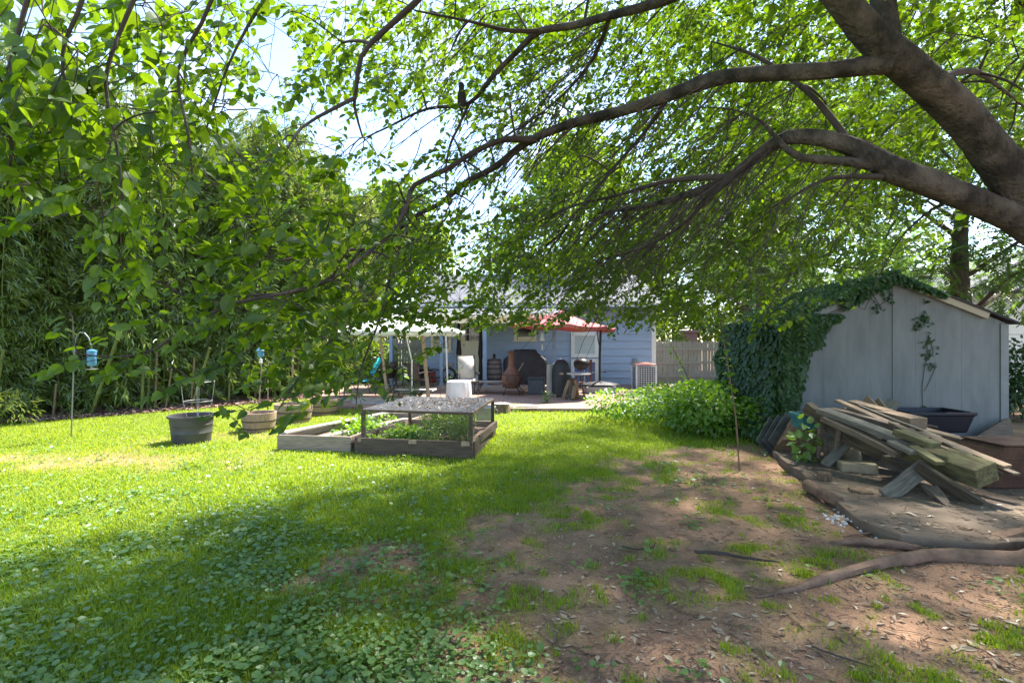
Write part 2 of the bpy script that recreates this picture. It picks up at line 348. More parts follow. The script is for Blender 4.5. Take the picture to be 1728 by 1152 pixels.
# ground: one sheet out to the horizon, fine near the camera
gx = np.concatenate([[-400, -150, -60, -30, -20], np.arange(-15, 12.01, .09), [16, 24, 40, 80, 200, 400]])
gy = np.concatenate([[-60, -10, 0, .8], np.arange(1.2, 14, .09), np.arange(14, 20, .3), [22, 26, 32, 45, 80, 200, 500]])
X, Y = np.meshgrid(gx, gy); Z = gz(X, Y)
slabfall = inpoly(X, Y, SLAB); Z = np.where(slabfall, -.03, Z)
ny, nx = X.shape; ii = np.arange(ny*nx).reshape(ny, nx)
F = np.stack([ii[:-1, :-1], ii[:-1, 1:], ii[1:, 1:], ii[1:, :-1]], -1).reshape(-1, 4)
me = bpy.data.meshes.new('ground'); fill(me, np.stack([X, Y, Z], -1).reshape(-1, 3), F.ravel(), np.full(len(F), 4), True)
gm = grass_mask(X, Y)*(1-.75*lawn_dry(X, Y))
a = me.attributes.new('grass', 'FLOAT', 'POINT'); a.data.foreach_set('value', gm.ravel().astype(np.float32))
mg = M('ground_earth', (.39, .235, .152), (.17, .10, .064), 1.7, .95, .8, fine=26, bdist=.025, coord='Object', lo=.3, hi=.7)
t = mg.node_tree; b = t.nodes['Principled BSDF']; lk = b.inputs['Base Color'].links[0].from_socket
an = t.nodes.new('ShaderNodeAttribute'); an.attribute_name = 'grass'
n3 = t.nodes.new('ShaderNodeTexNoise'); n3.inputs['Scale'].default_value = 55; n3.inputs['Detail'].default_value = 4
tcg = t.nodes.new('ShaderNodeTexCoord'); t.links.new(tcg.outputs['Object'], n3.inputs['Vector'])
crg = t.nodes.new('ShaderNodeValToRGB'); crg.color_ramp.elements[0].color = (.06, .10, .012, 1); crg.color_ramp.elements[1].color = (.24, .29, .03, 1)
crg.color_ramp.elements[0].position = .35; crg.color_ramp.elements[1].position = .65
t.links.new(n3.outputs['Fac'], crg.inputs['Fac'])
mx = t.nodes.new('ShaderNodeMixRGB'); t.links.new(an.outputs['Fac'], mx.inputs[0]); t.links.new(lk, mx.inputs[1]); t.links.new(crg.outputs['Color'], mx.inputs[2])
mpale = t.nodes.new('ShaderNodeMixRGB'); mpale.blend_type = 'MULTIPLY'; mpale.inputs[0].default_value = .55
n4 = t.nodes.new('ShaderNodeTexNoise'); n4.inputs['Scale'].default_value = 90; n4.inputs['Detail'].default_value = 3
t.links.new(tcg.outputs['Object'], n4.inputs['Vector'])
cr4 = t.nodes.new('ShaderNodeValToRGB'); cr4.color_ramp.elements[0].position = .3; cr4.color_ramp.elements[1].position = .6; cr4.color_ramp.elements[0].color = (.35, .3, .28, 1)
t.links.new(n4.outputs['Fac'], cr4.inputs['Fac']); t.links.new(mx.outputs['Color'], mpale.inputs[1]); t.links.new(cr4.outputs['Color'], mpale.inputs[2])
t.links.new(mpale.outputs['Color'], b.inputs['Base Color'])
kind(link('ground', me, mg), 'structure')
# mulch strip under the bamboo (a gently mounded sheet)
ms = []; mf = []
ys = np.linspace(6, 22, 90); 
for j, y in enumerate(ys):
    xe = np.interp(y, [p[1] for p in MULCH], [p[0] for p in MULCH])
    for k in range(26):
        w = k/25*9; ms.append((xe-w+.25*(vnoise(y*2.1, 0, 9)-.5)*(k < 3), y, -.012+.07*min(1, k/5)+.05*(fbm(w*2, y*2, 61, 2)-.5)*(k > 0)))
for j in range(len(ys)-1):
    for k in range(25): i = j*26+k; mf.append((i+1, i, i+26, i+27))
mb = MB(); mb.add(ms, mf)
mt['mulch'] = M('bark_mulch_base', (.24, .14, .11), (.10, .06, .05), 14, .95, .8, fine=30, bdist=.03)
kind(mb.build('mulch_bed', mt['mulch'], smooth=True), 'structure')
# patio of brick with a stone edge
mt['patio'] = M('patio_brick_paving', (.40, .265, .21), (.27, .20, .17), 1.6, .9, .2, fine=14)
t = mt['patio'].node_tree; b = t.nodes['Principled BSDF']; src = b.inputs['Base Color'].links[0].from_socket
bt = t.nodes.new('ShaderNodeTexBrick'); bt.inputs['Scale'].default_value = 1; bt.inputs['Brick Width'].default_value = .22; bt.inputs['Row Height'].default_value = .11
bt.inputs['Mortar Size'].default_value = .008; bt.inputs['Color1'].default_value = (1, 1, 1, 1); bt.inputs['Color2'].default_value = (.72, .7, .7, 1); bt.inputs['Mortar'].default_value = (.5, .48, .45, 1)
tcp = t.nodes.new('ShaderNodeTexCoord'); t.links.new(tcp.outputs['Object'], bt.inputs['Vector'])
mm = t.nodes.new('ShaderNodeMixRGB'); mm.blend_type = 'MULTIPLY'; mm.inputs[0].default_value = 1
t.links.new(src, mm.inputs[1]); t.links.new(bt.outputs['Color'], mm.inputs[2]); t.links.new(mm.outputs['Color'], b.inputs['Base Color'])
kind(MB().prism(PATIO, -.1, .08).build('patio', mt['patio'], bevel=.015), 'structure')
mb = MB()
for (x, y, s, q) in ((-3.6, 12.7, .5, .3), (-2.9, 12.5, .45, .1), (-2.2, 12.3, .5, -.2), (-4.0, 13.4, .55, .5), (-3.2, 13.3, .5, .2), (-.2, 11.95, .4, .1), (.35, 12.0, .35, .4), (-1.6, 12.9, .4, .2), (-.9, 12.2, .42, -.1)):
    n = 7; pol = [(x+s*(.8+.25*random.random())*math.cos(2*math.pi*k/n+q), y+.6*s*(.8+.25*random.random())*math.sin(2*math.pi*k/n+q)) for k in range(n)]
    mb.prism(pol, .06, .105)
kind(mb.build('stepping_stones', mt['flag'], bevel=.01), 'structure')
# concrete slab by the shed, with a broken edge
mb = MB(); pol = []
for i in range(len(SLAB)):
    p, q = SLAB[i], SLAB[(i+1) % len(SLAB)]; L = math.dist(p, q); n = max(1, int(L/.22))
    for k in range(n):
        f = k/n; j = .035 if i < 5 else 0
        pol.append((p[0]+(q[0]-p[0])*f+random.uniform(-j, j), p[1]+(q[1]-p[1])*f+random.uniform(-j, j)))
mb.prism(pol, -.12, .09)
kind(mb.build('concrete_slab', mt['concrete'], bevel=.012), 'structure')

# ================================================================== HOUSE
YW = 18.2
def hx(px, d=YW): return (px-864)/864*d
def hz(py, d=YW): return E-(py-576)/864*d
house = thing('house', 'single storey blue clapboard house with grey roof and covered back porch', 'house', (0, YW, 0))
def HP(mb, name, m, parent=house, **k):      # a part given in world coordinates, parented to the house
    o = mb.build(name, m, parent, **k)
    o.matrix_parent_inverse = Matrix.Translation((0, -YW, 0)) if parent is house else Matrix.Identity(4)
    return o
mb = MB(); XL, XR = -3.1, 5.05
z = .05
while z < 2.72:                                # lapped siding
    z1 = min(z+.262, 2.75)
    mb.box(XL, XR, YW-.012, YW+.1, z+.03, z1)
    mb.add([(XL, YW-.055, z), (XR, YW-.055, z), (XR, YW-.013, z1-.012), (XL, YW-.013, z1-.012), (XL, YW, z), (XR, YW, z)], [(0, 1, 2, 3), (4, 5, 1, 0), (0, 3, 4), (1, 5, 2)])
    z = z1
mb.box(XL, XL+.1, YW+.1, 26, 0, 2.75); mb.box(XR-.1, XR, YW+.1, 26, 0, 2.75); mb.box(XL, XR, 25.9, 26, 0, 2.75)
HP(mb, 'wall', mt['siding'])
mb = MB(); mb.prism_y([(XL-.2, 2.75), (XR+.25, 2.75), (XR+.25, 2.9), (XL-.2, 2.9)], YW-.5, YW-.44)
HP(mb, 'fascia', mt['white'])
mb = MB()
mb.add([(XL-.3, YW-.55, 2.78), (XR+.35, YW-.55, 2.78), (XR+.35, 22.2, 4.5), (XL-.3, 22.2, 4.5), (XR+.35, 26.6, 2.78), (XL-.3, 26.6, 2.78),
        (XL-.3, YW-.55, 2.68), (XR+.35, YW-.55, 2.68), (XR+.35, 26.6, 2.68), (XL-.3, 26.6, 2.68)],
       [(0, 1, 2, 3), (3, 2, 4, 5), (6, 7, 1, 0), (1, 7, 8, 4, 2), (0, 3, 5, 9, 6), (5, 4, 8, 9), (6, 9, 8, 7)])
HP(mb, 'roof', mt['shingle'])
mb = MB().box(XR-.02, XR+.05, YW-.06, YW+.05, 0, 2.75); mb.box(XR-.1, XR-.02, YW-.06, YW-.035, 0, 2.75)
HP(mb, 'corner_trim', mt['white'])
# porch
PL, PR, PY = hx(655, 16.2), hx(945, 16.2), 16.2
mb = MB(); mb.add([(PL-.1, PY-.15, 2.42), (PR+.1, PY-.15, 2.42), (PR+.1, YW-.04, 2.84), (PL-.1, YW-.04, 2.84), (PL-.1, PY-.15, 2.36), (PR+.1, PY-.15, 2.36), (PR+.1, YW-.04, 2.76), (PL-.1, YW-.04, 2.76)],
                  [(0, 1, 2, 3), (7, 6, 5, 4), (4, 5, 1, 0), (5, 6, 2, 1), (6, 7, 3, 2), (7, 4, 0, 3)])
HP(mb, 'porch_roof', mt['shingle'])
mb = MB().box(PL-.12, PR+.12, PY-.26, PY-.16, 2.33, 2.45); mb.box(PL-.05, PR+.05, PY-.09, PY+.03, 2.17, 2.35)
HP(mb, 'gutter', mt['cream'], bevel=.02)
mb = MB().box(PL-.15, PR+.15, 15.95, YW-.04, .0, .21); mb.box(hx(775), hx(825), 15.6, 15.94, .0, .15)
HP(mb, 'porch_floor', mt['porchfloor'], bevel=.015)
for px, w in ((660, .10), (745, .10), (818, .12), (935, .10)):
    x = hx(px, PY); mb = MB().box(x-w/2, x+w/2, PY-.05, PY+.05, .212, 2.17); mb.box(x-w*.7, x+w*.7, PY-.07, PY+.07, .212, .26)
    HP(mb, 'porch_post', mt['bluepost'])
def window(px0, px1, py0, py1, fw, fm, gm_, bars=0, name='window', sill=True, pd=.0):
    x0, x1, z0, z1 = hx(px0), hx(px1), hz(py1), hz(py0); y = YW-.07-pd
    g = HP(MB().box(x0+fw*.5, x1-fw*.5, y-.005, y+.03, z0+fw*.5, z1-fw*.5), name, gm_)
    mb = MB().box(x0, x1, y-.05, y+.015, z1-fw, z1).box(x0, x1, y-.05, y+.015, z0, z0+fw).box(x0, x0+fw, y-.05, y+.015, z0+fw, z1-fw).box(x1-fw, x1, y-.05, y+.015, z0+fw, z1-fw)
    f = mb.build('frame', fm, g)
    if bars:
        mb = MB()
        for k in range(1, bars): xx = x0+(x1-x0)*k/bars; mb.box(xx-.012, xx+.012, y-.03, y-.006, z0+fw, z1-fw)
        zz = (z0+z1)/2; mb.box(x0+fw, x1-fw, y-.034, y-.007, zz-.015, zz+.015)
        mb.build('glazing_bars', fm, g)
    if sill: MB().box(x0-.05, x1+.05, y-.09, y+.02, z0-.05, z0-.002).build('sill', fm, g)
    return g
window(728, 762, 540, 592, .09, mt['cream'], mt['glass'], 2)
window(867, 905, 535, 574, .12, mt['cream'], mt['glass'], 0)
window(963, 1009, 560, 603, .13, mt['white'], mt['screen'], 0, sill=False)
lo_ = window(963, 1009, 605, 651, .12, mt['white'], mt['bluepane'], 2, name='lower_panel', sill=False)
# door
x0, x1, z0, z1 = hx(780), hx(815), .48, 2.47
d = HP(MB().box(x0, x1, YW-.09, YW-.04, z0, z1), 'door', mt['cream'])
MB().box(x0+.1, x1-.1, YW-.1, YW-.092, 1.62, z1-.15).build('pane', mt['glass'], d)
mb = MB()
for k in (1, 2): xx = x0+.1+(x1-x0-.2)*k/3; mb.box(xx-.012, xx+.012, YW-.115, YW-.101, 1.62, z1-.15)
for k in (1, 2): zz = 1.62+(z1-.15-1.62)*k/3; mb.box(x0+.1, x1-.1, YW-.117, YW-.102, zz-.012, zz+.012)
mb.build('glazing_bars', mt['cream'], d)
MB().lathe([(.02, 0), (.03, .02), (.02, .05), (.005, .055)], (0, 0, 0), 12).build('handle', mt['galv'], d, smooth=True, loc=(x0+.07, YW-.12, 1.45))
mb = MB().box(x0-.1, x0-.002, YW-.11, YW-.03, z0, z1+.1).box(x1+.002, x1+.1, YW-.11, YW-.03, z0, z1+.1).box(x0-.002, x1+.002, YW-.11, YW-.03, z1+.003, z1+.1)
mb.build('door_frame', mt['cream'], d)
HP(MB().box(x0-.1, x1+.25, YW-.55, YW-.06, .212, .42), 'door_step', mt['white'], bevel=.02)
def drape(x, z0, z1, w, y):
    mb = MB(); n = 9; prof = [(z1, .35), (z1-.5, .5), (z1-.95, .9), (z1-1.15, .55), (z0+.3, .75), (z0, .85)]
    for k, (z, s) in enumerate(prof):
        for i in range(n):
            u = i/(n-1)-.5; mb.v.append((x+u*w*s, y+.03*math.sin(i*2.2+k*.3), z))
    for k in range(len(prof)-1):
        for i in range(n-1): a = k*n+i; mb.f.append((a, a+n, a+n+1, a+1))
    o = mb.build('drape', mt['drape'], None, smooth=True); s = o.modifiers.new('thick', 'SOLIDIFY'); s.thickness = .012
    return o
for xx, lab in ((hx(774, 16.4), 'dark brown drape tied back on the left of the porch doorway'), (hx(811, 16.4), 'dark brown drape tied back beside the blue porch post and barrel')):
    o = drape(0, -1.95, 0, .2, 0); o.location = (xx, 16.42, 2.17); tag(o, lab, 'drape', 'porch drapes')
# meter box on the siding
mb = MB().box(-.09, .09, -.1, 0, -.12, .12); mb.box(-.07, .07, -.13, -.1, -.02, .1)
o = mb.build('meter_box', mt['galv'], bevel=.02, loc=(hx(1070), YW-.045, hz(611))); tag(o, 'small grey electrical box on the blue siding above the air conditioner', 'electrical box')
MB().tube([(0, -.05, -.12), (.0, -.05, -.5), (-.05, -.05, -.75), (-.1, -.05, -.82)], .012, 6).build('conduit', mt['galv'], o, smooth=True)
# hanging white bell chime
th = thing('wind_chime', 'white cone shaped wind chime hanging under the porch roof', 'wind chime', (hx(915, 16.9), 16.9, 1.62))
MB().lathe([(.09, 0), (.085, .04), (.05, .16), (.03, .25), (.0, .27)], n=16, caps=False).build('bell', mt['white'], th, smooth=True)
MB().tube([(0, 0, .27), (0, 0, .85)], .004, 5).tube([(0, 0, .2), (0, 0, -.12)], .003, 5).build('cord', mt['bronze'], th)
MB().box(-.022, .022, -.006, .006, -.3, -.12).build('clapper', mt['white'], th, bevel=.006)

# fences
def picket_fence(name, label, a, b, H, group=None, gap=.012, drop=0):
    a = Vector(a); b = Vector(b); L = (b-a).length; t_ = (b-a).normalized(); nn = Vector((t_.y, -t_.x, 0))
    th = thing(name, label, 'fence', a, math.atan2(t_.y, t_.x), group)
    mb = MB(); x = 0
    while x < L:
        w = random.uniform(.085, .1); h = H+random.uniform(-.03, .03); y = random.uniform(0, .008); r = random.uniform(-.006, .006)
        mb.add([(x+r, y, 0), (x+w+r, y, 0), (x+w, y, h-.06), (x+w*.72, y, h), (x+w*.28, y, h), (x, y, h-.06),
                (x+r, y+.018, 0), (x+w+r, y+.018, 0), (x+w, y+.018, h-.06), (x+w*.72, y+.018, h), (x+w*.28, y+.018, h), (x, y+.018, h-.06)],
               [(0, 1, 2, 3, 4, 5), (11, 10, 9, 8, 7, 6)]+[(i, 6+i, 6+(i+1) % 6, (i+1) % 6) for i in range(6)])
        x += w+gap*random.uniform(.4, 1.8)
    mb.build('pickets', mt['fence'], th)
    for z in (.3, H*.5, H-.3): MB().box(0, L, -.045, -.004, z-.045, z+.045).build('rail', mt['fence'], th)
    n = max(1, int(L/2.4))
    for k in range(n+1): xx = L*k/n; MB().box(xx-.05, xx+.05, -.15, -.047, 0, H-.04).build('post', mt['fence'], th)
    return th
picket_fence('picket_fence', 'weathered grey picket fence with dog eared tops to the right of the blue house', (5.25, 19.2, 0), (9.4, 19.2, 0), 1.62)
picket_fence('picket_fence', 'weathered picket fence seen under the white umbrella left of the house', (-6.6, 20.5, 0), (-3.2, 20.5, 0), 1.7)
# air conditioner
ac = thing('air_conditioner', 'square outdoor air conditioner with white grille beside the house corner', 'air conditioner', (4.35, 16.9, .08), 0)
MB().box(-.3, .3, -.3, .3, .03, .68).build('coil', mt['black'], ac)
mb = MB()
for x in (-.315, .315):
    for y in (-.315, .315): mb.box(x-.025, x+.025, y-.025, y+.025, 0, .74)
for z in np.arange(.06, .7, .07):
    mb.box(-.29, .29, -.325, -.313, z-.009, z+.009).box(-.29, .29, .313, .325, z-.009, z+.009).box(-.325, -.313, -.29, .29, z-.009, z+.009).box(.313, .325, -.29, .29, z-.009, z+.009)
for x in np.arange(-.24, .28, .08): mb.box(x-.006, x+.006, -.334, -.326, .03, .7)
mb.build('grille', mt['white'], ac)
mb = MB().box(-.35, .35, -.35, .35, .741, .78); mb.lathe([(.28, .781), (.27, .82), (.1, .85), (.0, .85)], n=20, caps=False)
mb.build('top_cover', mt['pinkbrick'], ac, bevel=.01)

# ================================================================== PATIO FURNITURE
ZP = .08
def pp(px, py): v = gp(px, py, ZP); v.z = ZP; return v
# umbrellas
def canopy(R_, zr, za, n, mat_, parent, cx=0, cy=0, skew=0, val=.16):
    mb = MB(); rings = 6
    for i in range(rings+1):
        f = i/rings
        for j in range(n*4):
            a = 2*math.pi*j/(n*4); u = (j % 4)/4; sag = 4*u*(1-u)
            r = R_*f*(1-.06*sag); z = za+(zr-za)*(f**.92)-.05*math.sin(math.pi*f)-.05*sag*f
            mb.v.append((cx+r*math.cos(a), cy+r*math.sin(a), z+skew*r*math.cos(a)))
    m_ = n*4
    for i in range(rings):
        for j in range(m_): mb.f.append((i*m_+j, i*m_+(j+1) % m_, (i+1)*m_+(j+1) % m_, (i+1)*m_+j))
    base = rings*m_; k = len(mb.v)
    for j in range(m_):
        v = mb.v[base+j]; mb.v.append((v[0]*1.0, v[1]*1.0, v[2]-val))
    for j in range(m_): mb.f.append((base+j, base+(j+1) % m_, k+(j+1) % m_, k+j))
    o = mb.build('canopy', mat_, parent, smooth=True); s = o.modifiers.new('thick', 'SOLIDIFY'); s.thickness = .004
    for k in range(n):
        a = 2*math.pi*k/n
        MB().bar((cx, cy, za-.06), (cx+R_*.98*math.cos(a), cy+R_*.98*math.sin(a), zr-.03+skew*R_*math.cos(a)), .018, .014).build('rib', mt['bronze'], parent)
    return o
v = pp(695, 672)
u = thing('patio_umbrella', 'white patio umbrella shading the dark dining table', 'umbrella', v, .25)
MB().tube([(0, 0, 0), (0, 0, 1.0), (-.32, 0, 2.45)], .019, 10).build('pole', mt['white'], u, smooth=True)
MB().tube([(0, 0, .02), (0, 0, .3)], .028, 10).build('base_sleeve', mt['white'], u, smooth=True)
MB().lathe([(.24, 0), (.24, .04), (.1, .07), (.03, .1)], n=20).build('base', mt['white'], u, smooth=True)
canopy(1.75, 1.80, 2.42, 8, mt['umb_white'], u, -.32, 0, val=.10)
MB().lathe([(.03, 2.42), (.035, 2.47), (0, 2.52)], (-.32, 0, 0), 10, caps=False).build('finial', mt['white'], u, smooth=True)
v = Vector((hx(1012, 15.2), 15.2, ZP))
u = thing('cantilever_umbrella', 'red patio umbrella hung from a curved dark side pole', 'umbrella', v)
MB().tube([(0, 0, 0), (0, 0, 1.1), (.03, 0, 1.75), (-.02, 0, 2.2), (-.35, -.1, 2.62), (-1.15, -.3, 2.78)], [.036, .036, .034, .03, .028, .025], 10).build('pole', mt['black'], u, smooth=True)
MB().tube([(0, -.05, 1.35), (-.06, -.06, 1.55), (-.1, -.06, 2.1)], .016, 8).build('brace', mt['black'], u, smooth=True)
MB().tube([(-.02, 0, .62), (.14, 0, .62)], .014, 8).lathe([(.03, .60), (.035, .62), (.03, .64)], (.15, 0, 0), 10).build('crank_handle', mt['black'], u)
canopy(1.55, 1.98, 2.42, 8, mt['umb_red'], u, -1.15, -.3, -.045, .09)
MB().box(-.45, .45, -.32, .32, .004, .2).build('base', mt['flag'], u, bevel=.03)
o = MB().lathe([(.52, .205), (.5, .25), (.3, .31), (.05, .34)], n=26, sx=1.1, sy=.62, fold=.14, nf=5).build('base_cover', mt['cover'], u, smooth=True)

def sling_chair(name, label, cat, loc, rz, fab, frm, group=None, seat_z=.4, depth=.5, w=.52, back=.62, rake=.35, arms=True, leg=0.0):
    t_ = thing(name, label, cat, loc, rz, group)              # faces local -y
    f = MB(); bx = .06
    by = depth/2; ty = by+back*math.sin(rake); tz = seat_z+back*math.cos(rake)
    s = MB()
    pts = [(-depth/2-leg, seat_z+.02), (-depth/4, seat_z-.01), (0, seat_z-.025), (by*.8, seat_z), (by+.04, seat_z+.05), ((by+ty)/2, (seat_z+tz)/2), (ty, tz)]
    def strip(ps, name_):
        m_ = MB(); n = len(ps)
        for yy, zz in ps: m_.v += [(-w/2+.02, yy, zz), (w/2-.02, yy, zz)]
        m_.f = [(2*i, 2*i+1, 2*i+3, 2*i+2) for i in range(n-1)]
        o = m_.build(name_, fab, t_, smooth=True); q = o.modifiers.new('thick', 'SOLIDIFY'); q.thickness = .008
    strip(pts[:5], 'seat'); strip(pts[4:], 'backrest')
    for sx in (-1, 1):
        x = sx*w/2
        MB().tube([(x, a_, b_) for a_, b_ in pts], .014, 8).build('side_rail', frm, t_, smooth=True)
        MB().tube([(x, -depth/2+.02, 0), (x, -depth/2+.03, seat_z*.6), (x, -depth/2+.05, seat_z+(.2 if arms else 0))], .013, 8).build('leg', frm, t_, smooth=True)
        MB().tube([(x, by+.14, 0), (x, by+.08, seat_z*.6), (x, by+.02, seat_z)], .013, 8).build('leg', frm, t_, smooth=True)
        if arms: MB().tube([(x+sx*.03, -depth/2+.05, seat_z+.2), (x+sx*.03, 0, seat_z+.24), (x+sx*.01, by+.1, seat_z+.2)], .017, 8).build('armrest', frm, t_, smooth=True)
    MB().tube([(-w/2, ty, tz), (w/2, ty, tz)], .014, 8).build('top_rail', frm, t_, smooth=True)
    return t_
v = pp(790, 667); sling_chair('lounge_chair', 'pale sling armchair behind the white covered drum table', 'chair', (v.x-.02, v.y+.15, ZP), .25, mt['sling'], mt['bronze'], back=.72, rake=.22)
# long chaise behind the chiminea: flat foot at left, raised back at right
def chaise(name, label, loc, rz, fab, frm, ang, seatL=1.15, backL=.72, w=.6, h=.34, wheel=False):
    t_ = thing(name, label, 'lounge chair', loc, rz); x1 = seatL; bx_, bz = x1+backL*math.cos(ang), h+backL*math.sin(ang)
    for nm, (xa, za), (xb, zb) in (('seat', (0, h), (x1, h)), ('backrest', (x1, h), (bx_, bz))):
        o = MB().quad((xa, -w/2, za), (xb, -w/2, zb), (xb, w/2, zb), (xa, w/2, za)).build(nm, fab, t_)
        q = o.modifiers.new('thick', 'SOLIDIFY'); q.thickness = .03
    for s in (-1, 1):
        y = s*(w/2+.015)
        MB().tube([(0, y, h), (x1, y, h), (bx_, y, bz)], .018, 8).build('side_rail', frm, t_, smooth=True)
        MB().tube([(.2, y, h), (.05, y, .15), (0, y, 0)], .014, 8).build('leg', frm, t_, smooth=True)
        if not wheel: MB().tube([(x1+.1, y, h+.12), (x1+.25, y, .15), (x1+.38, y, 0)], .014, 8).build('leg', frm, t_, smooth=True)
        else:
            wl = MB().lathe([(.0, -.02), (.09, -.02), (.1, 0), (.09, .02), (0, .02)], n=18, caps=False).build('wheel', mt['black'], t_, smooth=True)
            wl.rotation_euler = (R(90), 0, 0); wl.location = (x1-.1, s*(w/2+.06), .1)
    if wheel: MB().tube([(x1-.1, -w/2-.08, .1), (x1-.1, w/2+.08, .1)], .012, 8).tube([(x1-.1, -w/2, .1), (x1-.1, -w/2, h)], .012).tube([(x1-.1, w/2, .1), (x1-.1, w/2, h)], .012).build('axle', frm, t_)
    return t_
v = pp(806, 664); chaise('chaise_lounge', 'pale chaise lounge with raised back behind the brown chiminea', (v.x-.02, v.y+.2, ZP), -.08, mt['sling'], mt['bronze'], 1.0, .98, .66)
v = pp(664, 671); chaise('chaise_lounge', 'white chaise lounge lying flat with a black wheel by the umbrella pole', (v.x, v.y+.2, ZP), -.1, mt['whitecloth'], mt['bronze'], .06, .7, .4, .5, .2, True)
v = pp(610, 668); sling_chair('garden_chair', 'turquoise sling chair with footrest beside the bamboo end of the patio', 'chair', (v.x-.25, v.y+.2, ZP), -1.05, mt['turq'], mt['bronze'], depth=.75, w=.62, back=.75, rake=.5, leg=.3)
# dining set
v = pp(683, 662); tb = thing('dining_table', 'dark metal dining table under the white umbrella', 'table', (v.x, v.y+.5, ZP))
MB().lathe([(.62, .68), (.64, .70), (.62, .72)], n=32).build('tabletop', mt['bronze'], tb, smooth=True)
for k in range(4):
    a = .6+k*math.pi/2; MB().tube([(.5*math.cos(a), .5*math.sin(a), .68), (.36*math.cos(a), .36*math.sin(a), .35), (.52*math.cos(a), .52*math.sin(a), 0)], .017, 8).build('leg', mt['bronze'], tb, smooth=True)
for (dx, dy, rz, lab) in ((-.75, -.1, 1.4, 'dark framed dining chair on the left side of the round patio table'), (.65, .3, -1.9, 'dark framed dining chair on the house side of the round patio table'), (.45, -.65, -.5, 'dark framed dining chair in front of the round patio table')):
    sling_chair('dining_chair', lab, 'chair', (v.x+dx, v.y+.5+dy, ZP), rz+math.pi, mt['ds'], mt['bronze'], 'dining chairs around the patio table', back=.5, rake=.2)
o = MB().lathe([(.0, 0), (.12, .0), (.15, .05), (.155, .055), (.12, .02), (0, .015)], n=18, caps=False).build('bowl', mt['white'], smooth=True, loc=(v.x-.05, v.y+.4, ZP+.721)); tag(o, 'small white bowl on the dark dining table', 'bowl')
# covered drum
v = pp(772, 674); th = thing('covered_fire_pit', 'round fire pit under a white canvas cover', 'fire pit', (v.x, v.y+.32, ZP))
MB().lathe([(.335, 0), (.34, .1), (.325, .38), (.31, .45), (.26, .475), (.0, .485)], n=60, caps=False, fold=.035, nf=11).build('cover', mt['whitecloth'], th, smooth=True)
MB().lathe([(.29, 0), (.3, .03), (.0, .03)], n=24, caps=False, ph=.4).build('base_ring', mt['black'], th)
# chiminea
v = pp(863, 667); ch = thing('chiminea', 'rust brown chiminea with tall neck on a wire stand', 'chiminea', (v.x, v.y+.1, ZP))
MB().lathe([(.0, .2), (.16, .2), (.25, .3), (.275, .42), (.26, .55), (.19, .68), (.12, .76), (.10, .82), (.09, 1.0), (.088, 1.16), (.10, 1.17), (.10, 1.2), (.07, 1.2), (.07, .9), (.0, .85)], n=28, caps=False).build('body', mt['clay'], ch, smooth=True)
MB().lathe([(.12, 1.2), (.125, 1.23), (.09, 1.25), (.03, 1.27), (0, 1.27)], n=20, caps=False).build('lid', mt['rust'], ch, smooth=True)
mb = MB()
for z, r in ((.58, .25), (.32, .27), (.25, .24)): mb.lathe([(r-.0, z-.015), (r+.012, z-.01), (r+.012, z+.01), (r, z+.015)], n=28, caps=False)
mb.build('bands', mt['rust'], ch, smooth=True)
mb = MB()
for i in range(7): a = R(-90-32+64*i/6); mb.tube([(.285*math.cos(a), .285*math.sin(a), .33), (.295*math.cos(a), .295*math.sin(a), .45), (.26*math.cos(a), .26*math.sin(a), .56)], .006, 5)
mb.tube([(.29*math.cos(R(-90+k)), .29*math.sin(R(-90+k)), .45) for k in range(-34, 35, 8)], .008, 5)
mb.build('fire_screen', mt['hoop'], ch)
for k in range(4):
    a = R(45+90*k); MB().tube([(.17*math.cos(a), .17*math.sin(a), .24), (.24*math.cos(a), .24*math.sin(a), .2), (.27*math.cos(a), .27*math.sin(a), .08), (.34*math.cos(a), .34*math.sin(a), 0)], .01, 6).build('leg', mt['black'], ch, smooth=True)
# barrels
def barrel(prof_r, H, m, parent, name='staves', n=32, hollow=None):
    prof = [(prof_r(z/H), z) for z in np.linspace(0, H, 12)]
    if hollow is None: prof += [(prof[-1][0]-.025, H), (prof[-1][0]-.03, H-.03), (0, H-.03)]
    else: prof += [(prof[-1][0]-.03, H), (prof[-1][0]-.035, H-hollow), (0, H-hollow)]
    mb = MB().lathe([(0, 0)]+prof, n=n, caps=False)
    return mb.build(name, m, parent, smooth=True)
def hoops(parent, prof_r, H, zs, m):
    for f in zs:
        a, b = prof_r(f-.03), prof_r(f+.03)
        MB().lathe([(a-.002, (f-.035)*H), (a+.006, (f-.03)*H), (b+.006, (f+.03)*H), (b-.002, (f+.035)*H)], n=36, caps=False).build('hoop', m, parent, smooth=True)
bx = hx(834, 16.75); br = thing('wine_barrel', 'tall grey wooden barrel with steel hoops standing on the porch', 'barrel', (bx, 16.75, .212))
pr = lambda f: .20+.055*math.sin(math.pi*min(max(f, 0), 1)); barrel(pr, .82, mt['barrelgrey'], br); hoops(br, pr, .82, (.05, .22, .4, .62, .8, .95), mt['hoop'])
th = thing('lantern', 'small dark lantern standing on the porch barrel', 'lantern', (bx, 16.75, 1.006))
MB().lathe([(.1, .0), (.12, .02), (.1, .04), (.04, .05), (.04, .12), (.06, .14), (.0, .2)], n=14, caps=False).build('body', mt['bronze'], th, smooth=True)
MB().tube([(-.05, 0, .13), (0, 0, .26), (.05, 0, .13)], .005, 5).build('handle', mt['bronze'], th)
